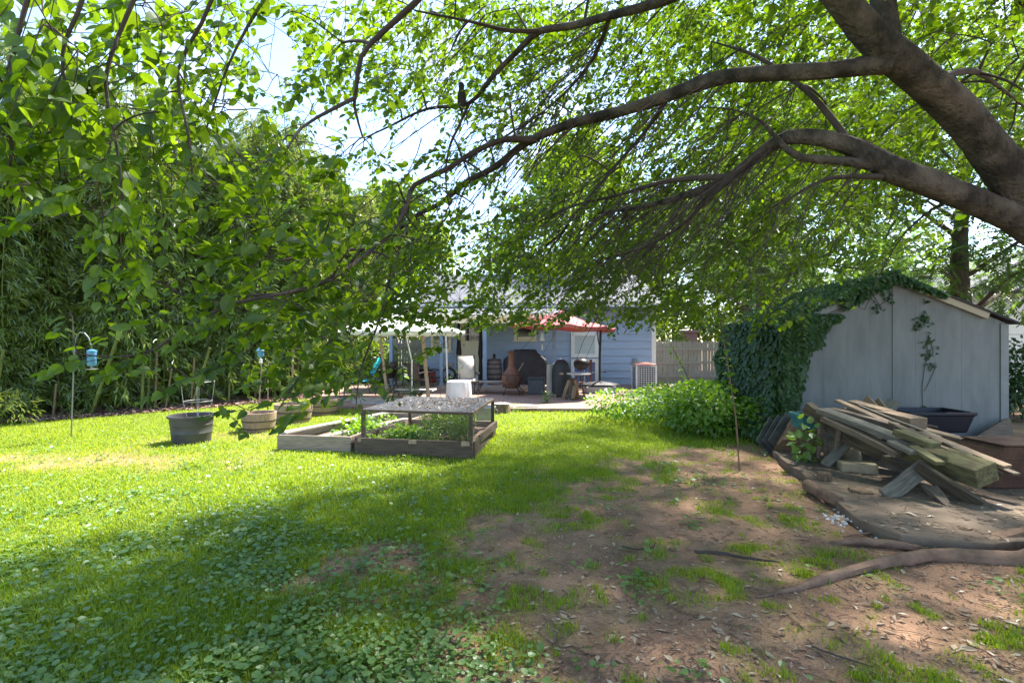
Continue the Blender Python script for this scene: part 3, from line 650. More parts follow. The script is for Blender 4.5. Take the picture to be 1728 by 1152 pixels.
# grill under a black cover
gx0 = hx(886, 16.9); th = thing('covered_grill', 'large gas grill under a black fabric cover on the porch', 'grill', (gx0, 16.9, .212))
mb = MB(); secs = [(0, .70, .33), (.25, .71, .335), (.62, .72, .34), (.80, .70, .33), (1.02, .42, .30), (1.10, .38, .26), (1.115, .3, .2)]
n = 40
for k, (z, a, b_) in enumerate(secs):
    for j in range(n):
        t_ = 2*math.pi*j/n; c, s = math.cos(t_), math.sin(t_); e = .35
        fx = math.copysign(abs(c)**e, c); fy = math.copysign(abs(s)**e, s); fo = 1+.02*math.sin(9*t_+k)*(1-k/7)
        mb.v.append((a*fx*fo, b_*fy*fo, z+.012*math.sin(5*t_)))
for k in range(len(secs)-1):
    for j in range(n): mb.f.append((k*n+j, k*n+(j+1) % n, (k+1)*n+(j+1) % n, (k+1)*n+j))
mb.f.append(tuple((len(secs)-1)*n+j for j in range(n)))
mb.build('cover', mt['cover'], th, smooth=True)
mb = MB()
for sx in (-.6, .6): mb.box(sx-.04, sx+.04, -.2, .2, .003, .1)
mb.build('foot', mt['black'], th)
# storage box
v = pp(906, 666); sb = thing('storage_box', 'charcoal resin storage box beside the covered grill', 'storage box', (v.x, v.y+.25, ZP), -.12)
MB().box(-.235, .235, -.24, .24, .003, .43).build('body', mt['charbox'], sb, bevel=.02)
MB().box(-.25, .25, -.255, .255, .432, .5).build('lid', mt['charbox'], sb, bevel=.03)
# hose reel post
v = pp(927, 667); pt = thing('garden_post', 'grey wooden garden post with pale metal arms beside the black smoker', 'post', (v.x, v.y, ZP))
MB().box(-.075, .02, -.06, .06, 0, .88).build('post', mt['fence'], pt, bevel=.008)
MB().box(.03, .15, -.05, .05, 0, .84).build('post', mt['galv'], pt, bevel=.01)
for z in (.86, .55): MB().box(.0, .22, -.07, .07, z-.03, z+.03).build('arm', mt['galv'], pt, bevel=.012)
MB().bar((.1, -.02, .88), (.34, -.02, 1.04), .1, .04).build('arm', mt['white'], pt, bevel=.01)
# smoker under cover
v = pp(948, 670); sm = thing('covered_smoker', 'upright smoker under a fitted black cover with a pale label', 'smoker', (v.x, v.y+.2, ZP))
MB().lathe([(.245, .07), (.25, .2), (.262, .6), (.255, .75), (.2, .9), (.12, 1.0), (.07, 1.02), (0, 1.025)], n=30, caps=False, fold=.02, nf=7).build('cover', mt['cover'], sm, smooth=True)
MB().box(-.07, .04, -.275, -.258, .62, .67).build('label_patch', mt['barrel'], sm)
for k in range(3):
    a = R(90+120*k); MB().lathe([(.02, 0), (.025, .02), (.02, .075)], (.19*math.cos(a), .19*math.sin(a), 0), 8).build('foot', mt['galv'], sm)
# bistro table, kettle grill, logs
v = pp(983, 676); bt_ = thing('bistro_table', 'small round patio table with curved dark legs near the kettle grill', 'table', (v.x-.06, v.y+.25, ZP))
MB().lathe([(.31, .66), (.325, .68), (.31, .70)], n=30).build('tabletop', mt['flag'], bt_, smooth=True)
for k in range(3):
    a = R(-70+120*k); MB().tube([(.22*math.cos(a), .22*math.sin(a), .66), (.16*math.cos(a), .16*math.sin(a), .4), (.24*math.cos(a), .24*math.sin(a), .15), (.33*math.cos(a), .33*math.sin(a), 0)], .012, 8).build('leg', mt['bronze'], bt_, smooth=True)
v = Vector((hx(981, 16.2), 16.2, ZP)); kg = thing('kettle_grill', 'round black kettle grill raised on a rusty brown stand', 'grill', v)
MB().lathe([(0, .62), (.1, .63), (.2, .7), (.245, .8), (.245, .82)], n=28, caps=False).build('bowl', mt['black'], kg, smooth=True)
MB().lathe([(.25, .822), (.25, .84), (.2, .93), (.1, .98), (0, .985)], n=28, caps=False).build('lid', mt['black'], kg, smooth=True)
MB().tube([(-.05, 0, .98), (-.04, 0, 1.03), (.04, 0, 1.03), (.05, 0, .98)], .012, 6).build('handle', mt['barrel'], kg)
for k in range(3):
    a = R(90+120*k); MB().tube([(.12*math.cos(a), .12*math.sin(a), .66), (.28*math.cos(a), .28*math.sin(a), 0)], .014, 6).build('leg', mt['rust'], kg)
MB().lathe([(.12, .2), (.13, .22), (.12, .24)], n=18).build('ash_tray', mt['rust'], kg)
MB().box(.26, .34, -.04, .04, 0, .95).build('stand_board', mt['clay'], kg)
v = pp(968, 674)
for k, (dx, dy, l, a_, lab) in enumerate(((-.17, .1, .5, 1.25, 'split firewood log leaning left under the bistro table'), (-.05, .05, .55, 1.45, 'charred firewood log in the middle under the bistro table'), (.08, .12, .52, 1.8, 'split firewood log leaning right under the bistro table'), (.0, -.05, .4, 1.0, 'short pale split log in front under the bistro table'))):
    w_ = .09; h_ = .5*l*math.sin(a_)
    o = MB().tube([(-l/2, 0, 0), (0, 0, .01), (l/2, 0, 0)], [.055, .06, .05], 7, wob=.15).build('firewood_log', mt['planktan'] if k != 1 else mt['plankdark'], loc=(v.x+dx, v.y+dy, ZP+h_+.02)); o.rotation_euler = (0, -a_, .4*k)
    tag(o, lab, 'log', 'firewood under the bistro table')
# porch clutter
th = thing('gas_can', 'red plastic fuel can on the porch near the window', 'fuel can', (hx(728, 17.4), 17.4, .212))
MB().box(-.14, .14, -.1, .1, 0, .34).build('body', mt['redplastic'], th, bevel=.04)
MB().tube([(-.08, 0, .33), (-.09, 0, .42), (.05, 0, .42), (.06, 0, .33)], .018, 8).build('handle', mt['redplastic'], th, smooth=True)
MB().tube([(.1, 0, .33), (.12, 0, .4)], .025, 8).build('cap', mt['black'], th)
th = thing('storage_box', 'dark storage cabinet behind the dining table on the porch', 'storage box', (hx(706, 17.3), 17.3, .212))
MB().box(-.33, .33, -.2, .2, 0, .46).build('body', mt['charbox'], th, bevel=.02); MB().box(-.345, .345, -.215, .215, .462, .52).build('lid', mt['charbox'], th, bevel=.02)
th = thing('hose_reel', 'coiled garden hose on a reel beside the blue porch post', 'hose reel', (hx(757, 17.2), 17.2, .212))
for k in range(4):
    MB().tube([((.2+.012*k)*math.cos(R(a)), -.06+.04*k, .27+(.2+.012*k)*math.sin(R(a))) for a in range(0, 360, 20)], .018, 7, close=True).build('hose_loop', mt['bronze'] if k % 2 else mt['boarddark'], th, smooth=True)
MB().bar((-.15, .02, 0), (0, .02, .3), .03, .1).bar((.15, .02, 0), (0, .02, .3), .03, .1).build('stand', mt['black'], th)
o = MB().lathe([(0, 0), (.12, .0), (.17, .05), (.15, .12), (.0, .15)], n=18, caps=False, sx=1.2).build('straw_hat', mt['boardgrey'], smooth=True, loc=(hx(755, 17.2)+.02, 17.2, .212+.53)); tag(o, 'pale straw hat lying on top of the hose reel', 'hat')
# poles and stakes standing on the patio
def pole(name, label, a, b, r, m, cat, n=10, group=None):
    a = Vector(a); b = Vector(b); mb = MB().tube([(0, 0, 0), (b-a)*.5, b-a], [r, r*.97, r*.9], n)
    o = mb.build(name, m, smooth=True, loc=a); return tag(o, label, cat, group)
d = 17.0; pole('white_pole', 'thin white pole leaning from the porch floor up to the gutter', (hx(764, d), 15.7, .0+.08), (hx(760, d)-.03, 16.0, 2.15), .03, mt['white'], 'pole')
d = 12.9; pole('wooden_stake', 'tall wooden stake beside the white fire pit cover', (hx(724, d), d, ZP-.08), at(711, 545, d), .05, mt['barrel'], 'stake', 8)
d = 12.5; pole('wooden_stake', 'wooden stake leaning left of the flat white lounge', (hx(656, d), d, ZP-.08), at(640, 560, d), .04, mt['barrel'], 'stake', 8)
# tree stump
st = thing('tree_stump', 'low sawn stump at the edge of the patio behind the wire cage', 'stump', (gp(846, 698).x, gp(846, 698).y+.2, 0))
MB().lathe([(.24, -.03), (.2, .06), (.18, .2)], n=18, fold=.12, nf=6).build('trunk', mt['logwood'], st, smooth=True)
MB().lathe([(.182, .201), (.178, .212)], n=18).build('cut_face', mt['boardgrey'], st)
# ================================================================== RAISED BEDS AND POTS
def plank(name, label, a, b, w, h, m, cat='board', group=None, roll=0, parent=None, bevel=.006, warp=.0, seg=6, taper=1.0, rag=.0, solid=None):
    """a board modelled along its own x axis, then turned between two points; a,b are the centre of its ends"""
    a = Vector(a); b = Vector(b); L = (b-a).length; mb = MB(); n = seg; ph = random.uniform(0, 6)
    for i in range(n+1):
        f = i/n; x = L*f; s = 1+(taper-1)*f; zo = warp*math.sin(math.pi*f); yo = .3*warp*math.sin(2*math.pi*f+ph)
        for y, z in ((-w/2, -h/2), (w/2, -h/2), (w/2, h/2), (-w/2, h/2)):
            e = random.uniform(-rag, rag) if i in (0, n) else 0
            mb.v.append((x+e, y*s+yo+random.uniform(-.003, .003), z*s+zo+random.uniform(-.002, .002)))
    for i in range(n): mb.f += [(4*i+j, 4*(i+1)+j, 4*(i+1)+(j+1) % 4, 4*i+(j+1) % 4) for j in range(4)]
    mb.f += [(0, 1, 2, 3), (4*n+3, 4*n+2, 4*n+1, 4*n)]
    o = mb.build(name, m, parent, bevel=bevel)
    bmf = bmesh.new(); bmf.from_mesh(o.data); bmesh.ops.recalc_face_normals(bmf, faces=bmf.faces); bmf.to_mesh(o.data); bmf.free()
    d = (b-a).normalized(); y = Vector((0, 0, 1)).cross(d)
    y = y.normalized() if y.length > .05 else Vector((0, 1, 0)); z = d.cross(y)
    q = Matrix((d, y, z)).transposed().to_quaternion() @ Quaternion((1, 0, 0), roll)
    o.rotation_mode = 'QUATERNION'; o.rotation_quaternion = q; o.location = a
    if parent is None: tag(o, label, cat, group)
    return o
def flat(v, z): return Vector((v[0], v[1], z))
# bed A, open, bleached boards
bedA = thing('raised_bed', 'open raised garden bed of bleached boards beside the wire cage bed', 'garden bed')
h = .24
def edge(bed, p, q, m, name='side_board', w=.045, z0=-.02, z1=.24, dz=0): return plank(name, '', flat(p, (z0+z1)/2), flat(q, (z0+z1)/2), w, z1-z0, m, parent=bed, seg=3)
edge(bedA, BED_A[0], BED_A[1], mt['board'])
edge(bedA, (BED_A[0][0]+.02, BED_A[0][1]+.03), BED_A[3], mt['boardgrey'])
edge(bedA, (BED_A[1][0]-.02, BED_A[1][1]+.04), BED_A[2], mt['board'])
edge(bedA, BED_A[2], BED_A[3], mt['board'])
plank('cap_board', '', flat(BED_A[0], .262)+Vector((.06, .03, 0)), flat(BED_A[3], .262)+Vector((.04, -.05, 0)), .13, .03, mt['boardgrey'], parent=bedA)
plank('inner_board', '', Vector((-2.95, 7.62, .15)), Vector((-1.98, 9.6, .15)), .13, .04, mt['boardgrey'], parent=bedA)
def poly_grid(poly, z, n=22, amp=.03, seed=1):
    mb = MB(); A, B_, C, D = [np.array(p) for p in poly]
    for i in range(n+1):
        for j in range(n+1):
            u, v = i/n, j/n; p = (A*(1-u)+B_*u)*(1-v)+(D*(1-u)+C*u)*v
            mb.v.append((p[0], p[1], z+amp*(fbm(p[0]*5, p[1]*5, seed, 3)-.5)*2))
    for i in range(n):
        for j in range(n): a = i*(n+1)+j; mb.f.append((a, a+n+1, a+n+2, a+1))
    return mb
poly_grid([(p[0]*.985-.02, p[1]+.02) for p in BED_A], .13, amp=.035).build('soil', mt['soil'], bedA, smooth=True)
# bed B with a mesh covered cage
bedB = thing('raised_bed', 'raised bed of boards toned dark for shade, topped with a wire mesh cage full of plants', 'garden bed')
P0, P1, P2, P3 = [Vector((*p, 0)) for p in BED_B]
edge(bedB, P0, P1, mt['boarddark']); edge(bedB, P1+Vector((0, .03, 0)), P2, mt['boarddark']); edge(bedB, P2, P3, mt['board']); edge(bedB, P0+Vector((.0, .03, 0)), P3, mt['boarddark'])
plank('inner_board', '', Vector((-1.9, 7.6, .2)), Vector((-1.05, 8.8, .2)), .12, .045, mt['board'], parent=bedB)
poly_grid(BED_B, .14, amp=.03, seed=4).build('soil', mt['soil'], bedB, smooth=True)
for p in (P0+Vector((.1, -.0, 0)), (P0+P1)/2, P1-Vector((.1, -.0, 0))):
    MB().box(p.x-.055, p.x+.055, p.y-.04, p.y-.024, .19, .245).build('bracket', mt['barrel'], bedB)
ZT = .63
Q0, Q1, Q2, Q3 = P0+Vector((.1, .06, 0)), P1+Vector((-.03, .03, 0)), P2+Vector((-.03, -.05, 0)), P3+Vector((.12, -.05, 0))
for p in (Q0, Q1, Q2, Q3): MB().box(p.x-.028, p.x+.028, p.y-.028, p.y+.028, .1, ZT-.03).build('cage_post', mt['boarddark'], bedB, bevel=.004)
for a, b in ((Q0, Q1), (Q1, Q2), (Q2, Q3), (Q3, Q0)):
    MB().bar(flat(a, ZT-.012), flat(b, ZT-.012), .055, .034).build('cage_rail', mt['boarddark'], bedB)
def mesh_panel(a, b, c, d, n1, n2, r):
    mb = MB()
    for i in range(n1+1): f = i/n1; mb.bar(a.lerp(b, f), d.lerp(c, f), r, r)
    for i in range(n2+1): f = i/n2; mb.bar(a.lerp(d, f), b.lerp(c, f), r, r)
    return mb
T0, T1, T2, T3 = [flat(q, ZT+.008) for q in (Q0, Q1, Q2, Q3)]
mesh_panel(T0, T1, T2, T3, 84, 84, .0042).build('mesh_top', mt['meshwire'], bedB)
for (a, b) in ((Q0, Q1), (Q1, Q2), (Q3, Q0)):
    mesh_panel(flat(a, .24), flat(b, .24), flat(b, ZT-.03), flat(a, ZT-.03), 36, 10, .0009).build('mesh_side', mt['meshwire'], bedB)
plank('batten', '', flat(P1, .2)+Vector((.06, .4, 0)), flat(P2, .2)+Vector((.04, -.2, .02)), .03, .12, mt['boarddark'], parent=bedB)
n = 520; u = rng.beta(2, 1.4, n); v = rng.beta(1.6, 1.6, n)
A, B_, C, D = [np.array(q) for q in (T0, T1, T2, T3)]
P = (A*(1-u[:, None])+B_*u[:, None])*(1-v[:, None])+(D*(1-u[:, None])+C*u[:, None])*v[:, None]; P[:, 2] += .012
dd = rv(n); dd[:, 2] *= .25
o = leaves('fallen_debris', T_LO, P, dd, UP+rv(n)*.4, rng.uniform(.03, .06, n), mt['debris'], bedB); kind(o, 'stuff')
# pots ---------------------------------------------------------------
tub = thing('planter_tub', 'round black plastic planter tub on the lawn holding a wire tomato cage', 'planter', (-5.13, 8.2, 0))
H = .43; MB().lathe([(0, -.02), (.265, -.02), (.27, .0), (.285, .15), (.288, .155), (.285, .16), (.298, .28), (.302, .285), (.298, .29), (.31, H-.04), (.335, H-.035), (.34, H-.01), (.335, H), (.30, H), (.295, H-.09), (0, H-.09)], n=40, caps=False).build('pot', mt['blackplastic'], tub, smooth=True)
MB().lathe([(.29, H-.085), (.1, H-.07), (0, H-.07)], n=24, caps=False).build('soil', mt['soil'], tub, smooth=True)
tc_ = thing('tomato_cage', 'white wire tomato cage of two rings standing in the black tub', 'plant cage', (-5.03, 8.2, H-.09))
for z, r in ((.62, .235), (.31, .20), (.02, .15)):
    MB().tube([(r*math.cos(R(a)), r*math.sin(R(a)), z) for a in range(0, 360, 15)], .0034, 6, close=True).build('ring', mt['wire'], tc_, smooth=True)
for k in range(4):
    a = R(35+90*k); MB().tube([(.235*math.cos(a), .235*math.sin(a), .64), (.2*math.cos(a), .2*math.sin(a), .31), (.13*math.cos(a), .13*math.sin(a), -.03)], .003, 6).build('wire_leg', mt['wire'], tc_, smooth=True)
def planter(x, y, r, H, label, stakes, grow):
    b_ = thing('barrel_planter', label, 'planter', (x, y, 0), random.random()*3, 'half barrel planters on the lawn')
    prf = lambda f: r*(.84+.16*min(max(f, 0), 1)+.03*math.sin(math.pi*f)); barrel(prf, H, mt['barrel'], b_, hollow=.07); hoops(b_, prf, H, (.2, .58), mt['hoop'])
    MB().lathe([(r*.93, H-.065), (r*.4, H-.045), (0, H-.04)], n=20, caps=False).build('soil', mt['soil'], b_, smooth=True)
    for k in range(stakes):
        aa = random.uniform(0, 6); rr = r*.6*random.random()
        o = MB().tube([(0, 0, 0), (random.uniform(-.06, .06), random.uniform(-.04, .04), .95+.2*random.random())], .009, 6).build('garden_stake', mt['barrel'], smooth=True, loc=(x+rr*math.cos(aa), y+rr*math.sin(aa), H-.08))
        tag(o, grow[k], 'stake', 'stakes standing in the planters')
planter(-4.52, 9.15, .29, .34, 'half barrel planter nearest the black tub, banded brown staves', 2, ('thin stake on the left in the half barrel nearest the black tub', 'thin stake on the right in the half barrel nearest the black tub'))
planter(-4.35, 10.2, .36, .37, 'wide half barrel planter between the other two, with dark steel bands', 2, ('thin stake on the left in the widest half barrel planter', 'thin stake on the right in the widest half barrel planter'))
planter(-4.15, 11.3, .34, .34, 'half barrel planter farthest back, close to the patio edge', 1, ('thin stake in the half barrel planter nearest the patio',))
bk = thing('bucket', 'galvanized bucket standing behind the wire cage bed', 'bucket', (-.5, 9.4, 0))
MB().lathe([(0, 0), (.13, 0), (.19, .38), (.205, .39), (.205, .41), (.185, .41), (.13, .06), (0, .06)], n=28, caps=False).build('body', mt['galv'], bk, smooth=True)
for s in (-1, 1): MB().tube([(s*.2, 0, .36), (s*.24, 0, .33), (s*.23, 0, .27), (s*.18, 0, .25)], .008, 6).build('handle', mt['galv'], bk, smooth=True)
# shepherd's hook and feeders
hk = thing('shepherd_hook', 'tall thin metal shepherd hook planted in the lawn before the bamboo', 'garden hook', (-7.26, 8.43, 0))
MB().tube([(0, 0, -.05), (.02, 0, .6), (.055, 0, 1.5), (.08, 0, 1.66), (.14, 0, 1.75), (.22, 0, 1.74), (.29, 0, 1.66), (.32, 0, 1.56), (.34, 0, 1.53), (.36, 0, 1.55)], .0095, 8).build('pole', mt['bedding'], hk, smooth=True)
MB().tube([(-.06, 0, .02), (.06, 0, .02)], .007, 6).build('foot_bar', mt['bedding'], hk)
fd = thing('bird_feeder', 'blue tube bird feeder hanging from the shepherd hook', 'bird feeder', (-6.92, 8.43, 1.2))
MB().lathe([(0, .0), (.05, .0), (.065, .02), (.065, .22), (.07, .225), (.07, .25), (.03, .27), (0, .27)], n=20, caps=False).build('tube', mt['feederblue'], fd, smooth=True)
MB().lathe([(.03, -.07), (.085, -.06), (.09, -.05), (.03, -.045)], n=18).build('tray', mt['galv'], fd, smooth=True)
MB().tube([(0, 0, .27), (0, 0, .335)], .005, 5).tube([(0, 0, 0), (0, 0, -.06)], .02, 8).build('hanger', mt['bedding'], fd)
v = at(440, 602, 10.3); fd = thing('bird_feeder', 'small pale blue feeder hanging by the bamboo behind the leaves', 'bird feeder', v)
MB().lathe([(0, 0), (.05, 0), (.06, .02), (.06, .12), (.09, .13), (.02, .2), (0, .2)], n=16, caps=False).build('body', mt['feederblue'], fd, smooth=True)
MB().tube([(0, 0, .2), (.0, .3, 1.6)], .003, 5).build('cord', mt['black'], fd); MB().lathe([(.03, -.12), (.03, -.06), (.0, 0)], n=10).build('cup', mt['white'], fd)

# ================================================================== SHED
SX0, SX1, SXA, SY0, SY1, SZE, SZA = 4.45, 7.93, 6.10, 8.2, 10.4, 1.90, 2.62
shed = thing('shed', 'grey garden shed with a low gable, ivy over its left side', 'shed')
gab = [(SX0, -.15), (SX1, -.15), (SX1, SZE), (SXA, SZA), (SX0, SZE)]
def gx_at(x): return SZE+(SZA-SZE)*(x-SX0)/(SXA-SX0) if x < SXA else SZE+(SZA-SZE)*(SX1-x)/(SX1-SXA)
mb = MB()                               # front skin: grooved panels, each a real board with a gap
xs = [SX0, 4.98, 5.38, 5.74, SXA-.004, 6.46, 6.78, 7.2, SX1-.12]
for i in range(len(xs)-1):
    a, b = xs[i]+.0012, xs[i+1]-.0012
    poly = [(a, -.15), (b, -.15), (b, gx_at(b)-.01), (a, gx_at(a)-.01)]
    mb.prism_y(poly, SY0+random.uniform(-.0006, .0006), SY0+.03)
mb.build('front_wall', mt['shed'], shed)
MB().prism_y(gab, SY0+.032, SY0+.06).build('back_panel', mt['shedtrim'], shed)
mb = MB().box(SX0, SX0+.03, SY0+.062, SY1, -.15, SZE).box(SX1-.03, SX1, SY0+.062, SY1, -.15, SZE)
mb.prism_y(gab, SY1, SY1+.03); mb.build('side_walls', mt['shed'], shed)
mb = MB().box(SX1-.115, SX1+.012, SY0-.018, SY0+.055, -.15, SZE-.02)
mb.build('corner_trim', mt['shedtrim'], shed, bevel=.004)
MB().box(SXA-.012, SXA+.012, SY0-.012, SY0-.003, -.1, SZA-.1).build('joint_batten', mt['shed'], shed)
def roofside(xa, za, xb, zb, nm):
    mb = MB(); d = Vector((xb-xa, 0, zb-za)); ext = d.normalized()*.13; x1, z1 = xb+ext.x, zb+ext.z
    mb.add([(xa, SY0-.09, za+.02), (x1, SY0-.09, z1+.02), (x1, SY1+.12, z1+.02), (xa, SY1+.12, za+.02), (xa, SY0-.09, za+.055), (x1, SY0-.09, z1+.055), (x1, SY1+.12, z1+.055), (xa, SY1+.12, za+.055)],
           [(0, 1, 2, 3), (7, 6, 5, 4), (0, 4, 5, 1), (1, 5, 6, 2), (2, 6, 7, 3), (3, 7, 4, 0)])
    o = mb.build('roof_side', mt['roofdark'], shed)
    bmf = bmesh.new(); bmf.from_mesh(o.data); bmesh.ops.recalc_face_normals(bmf, faces=bmf.faces); bmf.to_mesh(o.data); bmf.free()
roofside(SXA, SZA, SX0, SZE, 'l'); roofside(SXA, SZA, SX1, SZE, 'r')
def rake(x0, z0, x1, z1, m): MB().bar((x0, SY0-.045, z0), (x1, SY0-.045, z1), .05, .1, up=(0, 0, 1)).build('rake_board', m, shed, bevel=.004)
rake(SXA+.35, gx_at(SXA+.35)-.035, SX1-.35, gx_at(SX1-.35)-.035, mt['rake']); rake(SXA-.02, SZA-.05, SX0, SZE-.04, mt['shedtrim']); rake(SXA+.02, SZA-.05, SXA+.35, gx_at(SXA+.35)-.045, mt['shedtrim'])
# neighbouring white building
nb = thing('white_building', 'white building partly seen at the right edge beyond the shed', 'building', (14, 15, 0))
MB().box(-.9, 7, 0, 6, -.2, 3.0).build('wall', mt['whitewall'], nb)
mb = MB()
for z in np.arange(.2, 2.9, .32): mb.box(-.9, 7, -.012, -.001, z, z+.012)
mb.build('siding_joints', mt['shedtrim'], nb)
mb = MB().prism_y([(-1.2, 3.0), (7.3, 3.0), (3, 4.6)], -.3, 6.3); mb.build('roof', mt['shingle'], nb)
cp = thing('pink_chimney', 'pale pink brick chimney showing just above the picket fence', 'chimney', (7.9, 23, 0))
MB().box(-.32, .32, -.3, .3, 0, 2.0).build('stack', mt['pinkbrick'], cp); MB().box(-.38, .38, -.36, .36, 2.0, 2.1).build('cap', mt['pinkbrick'], cp)

# ================================================================== WOOD PILE
WP = 'boards in the scrap wood pile'
def pl(px0, py0, d0, px1, py1, d1, w, h, m, label, name='plank', roll=0, **k): return plank(name, label, at(px0, py0, d0), at(px1, py1, d1), w, h, m, 'board', WP, roll, **k)
G_, T_, K_, D_, MM = mt['plankgrey'], mt['planktan'], mt['plank'], mt['plankdark'], mt['plankmoss']
pl(1360, 688, 6.7, 1556, 792, 5.7, .17, .16, D_, 'dark rotten beam with a raised end lowest at the left of the pile', 'beam', warp=-.06, rag=.02)
pl(1505, 746, 5.75, 1666, 802, 4.75, .23, .18, MM, 'thick green mossy timber whose sawn end sticks out at the right of the pile', 'timber', .35, taper=1.02)
pl(1386, 692, 6.4, 1545, 752, 5.4, .2, .06, G_, 'wide grey board along the front slope of the wood pile', warp=.01)
pl(1392, 706, 6.25, 1520, 768, 5.4, .15, .06, K_, 'grey brown board just under the front slope of the pile', warp=.01)
pl(1405, 693, 6.7, 1514, 722, 6.05, .17, .09, K_, 'rough brown squared board lying on the upper slope of the pile', rag=.02)
pl(1412, 675, 6.8, 1550, 736, 5.9, .11, .032, T_, 'long thin pale board on top of the pile with a pointed left end', taper=1.2)
pl(1425, 690, 6.75, 1545, 738, 6.0, .1, .03, K_, 'split brown board crossing just below the long pale board', rag=.03, warp=.02)
pl(1437, 678, 7.0, 1500, 695, 6.6, .22, .05, T_, 'short wide tan board at the top back of the pile')
pl(1484, 699, 6.7, 1550, 715, 6.15, .24, .14, T_, 'thick tan block with a clean sawn end high on the pile', 'block')
pl(1516, 728, 5.5, 1578, 752, 5.1, .15, .06, MM, 'short green mossy board lying on the thick timber')
pl(1548, 722, 6.4, 1676, 757, 5.6, .15, .05, T_, 'long straight pale plank behind the pile pointing right')
pl(1556, 730, 5.7, 1700, 788, 4.75, .11, .035, T_, 'long tan plank lying on top of the mossy timber', rag=.02)
pl(1596, 752, 5.5, 1716, 800, 4.85, .09, .025, K_, 'thin grey lath sticking out farthest right of the pile')
pl(1540, 754, 5.15, 1587, 782, 4.85, .1, .04, MM, 'short mossy stick board in front of the timber')
pl(1502, 745, 5.3, 1541, 764, 5.05, .09, .04, G_, 'short grey offcut at the front middle of the pile')
pl(1512, 719, 5.75, 1566, 740, 5.35, .07, .03, D_, 'dark splintered strip lying in the middle of the pile', rag=.04)
pl(1530, 730, 5.5, 1600, 758, 5.05, .05, .02, T_, 'reddish splinter lying beside the thick timber', rag=.04)
pl(1500, 770, 5.8, 1600, 812, 5.2, .2, .05, D_, 'dark broad board hanging underneath the mossy timber')
pl(1392, 784, 6.15, 1437, 742, 6.35, .11, .035, G_, 'grey prop board standing diagonally under the left of the pile', 'prop', .4)
pl(1494, 838, 5.0, 1562, 786, 5.15, .15, .045, G_, 'broad grey leg board of the trestle, leaning right', 'trestle_leg', 1.0)
pl(1545, 786, 5.1, 1655, 854, 4.75, .16, .045, D_, 'dark brown leg board of the trestle, leaning left', 'trestle_leg', -1.0)
pl(1460, 671, 7.1, 1482, 694, 6.9, .1, .03, T_, 'short tan board sticking up behind the pile, left one', roll=1.2)
pl(1480, 674, 7.1, 1496, 696, 6.9, .08, .03, T_, 'short pale board sticking up behind the pile, right one', roll=1.2)
pl(1500, 690, 7.4, 1510, 676, 7.45, .16, .03, G_, 'small dark grey board corner standing against the shed', roll=.5)
pl(1560, 816, 5.05, 1612, 864, 4.62, .06, .02, K_, 'splintered brown slat lying on the slab below the trestle', 'slat', rag=.04)
pl(1575, 818, 5.0, 1598, 850, 4.75, .07, .02, K_, 'short split slat lying beside the trestle on the slab', 'slat', rag=.04)
pl(1560, 818, 5.2, 1580, 842, 4.95, .07, .02, T_, 'small grey tan slat leaning under the mossy timber', 'slat', rag=.03)
pl(1417, 790, 6.05, 1480, 793, 5.9, .22, .17, mt['stone'], 'pale squared stone like block lying on the slab under the pile', 'block', bevel=.02, rag=.02)
pl(1390, 783, 6.3, 1425, 798, 6.1, .1, .05, MM, 'flat mossy board end beside the pale block', 'plank')
for (px0, py0, px1, py1, d, r, lab) in ((1382, 716, 1381, 772, 6.4, .025, 'thin upright stick at the left under the pile'), (1387, 720, 1396, 772, 6.45, .035, 'thicker upright stick at the left under the pile'), (1418, 716, 1410, 757, 6.3, .032, 'pale slanted stick under the left of the pile')):
    pole('stick', lab, at(px1, py1, d), at(px0, py0, d-.05), r, K_, 'stick', 7, 'sticks propped under the wood pile')
for q_ in ((1430, 684, 6.75, 1530, 722, 6.1, .05, K_, 'narrow grey brown lath lying between the top boards of the pile'), (1450, 684, 6.7, 1590, 738, 5.75, .04, G_, 'long thin grey lath running over the middle of the pile'), (1398, 690, 6.55, 1470, 728, 6.0, .06, D_, 'short dark strip at the raised left end of the pile'), (1410, 700, 6.3, 1508, 742, 5.6, .05, T_, 'thin tan lath along the front slope of the pile'),
           (1500, 712, 6.0, 1640, 768, 5.0, .04, K_, 'narrow brown lath crossing above the mossy timber'), (1470, 720, 5.9, 1560, 765, 5.2, .05, G_, 'grey splinter lying on the lower front boards of the pile'), (1590, 745, 5.3, 1690, 800, 4.8, .05, D_, 'dark lath beside the long tan plank at the right of the pile'), (1440, 690, 7.0, 1580, 720, 6.5, .08, K_, 'brown lath at the back of the pile before the navy tub')):
    pl(*q_[:7], .022, *q_[7:], rag=.03, warp=random.uniform(-.02, .03), roll=random.uniform(-.5, .5))
pl(1420, 715, 6.9, 1560, 770, 6.5, .5, .04, D_, 'broad dark panel added deep under the middle of the pile to block light')  # this and the next two boards are added to block light underneath
pl(1440, 745, 6.9, 1600, 790, 6.2, .35, .05, D_, 'dark board added lowest at the back under the pile to block light')
pl(1480, 700, 7.3, 1620, 760, 6.6, .4, .04, D_, 'added light blocking dark board sloping at the back of the pile against the navy tub')
# board leaning on the shed
o = MB().prism_y([(0, 0), (.62, 0), (.64, .42), (.58, .43), (0, .12)], 0, .03).build('leaning_board', mt['plank'], loc=(7.2, 7.95, -.02)); o.rotation_euler = (R(-14), 0, 0)
tag(o, 'brown plywood board with a slanted top leaning on the shed corner', 'board')
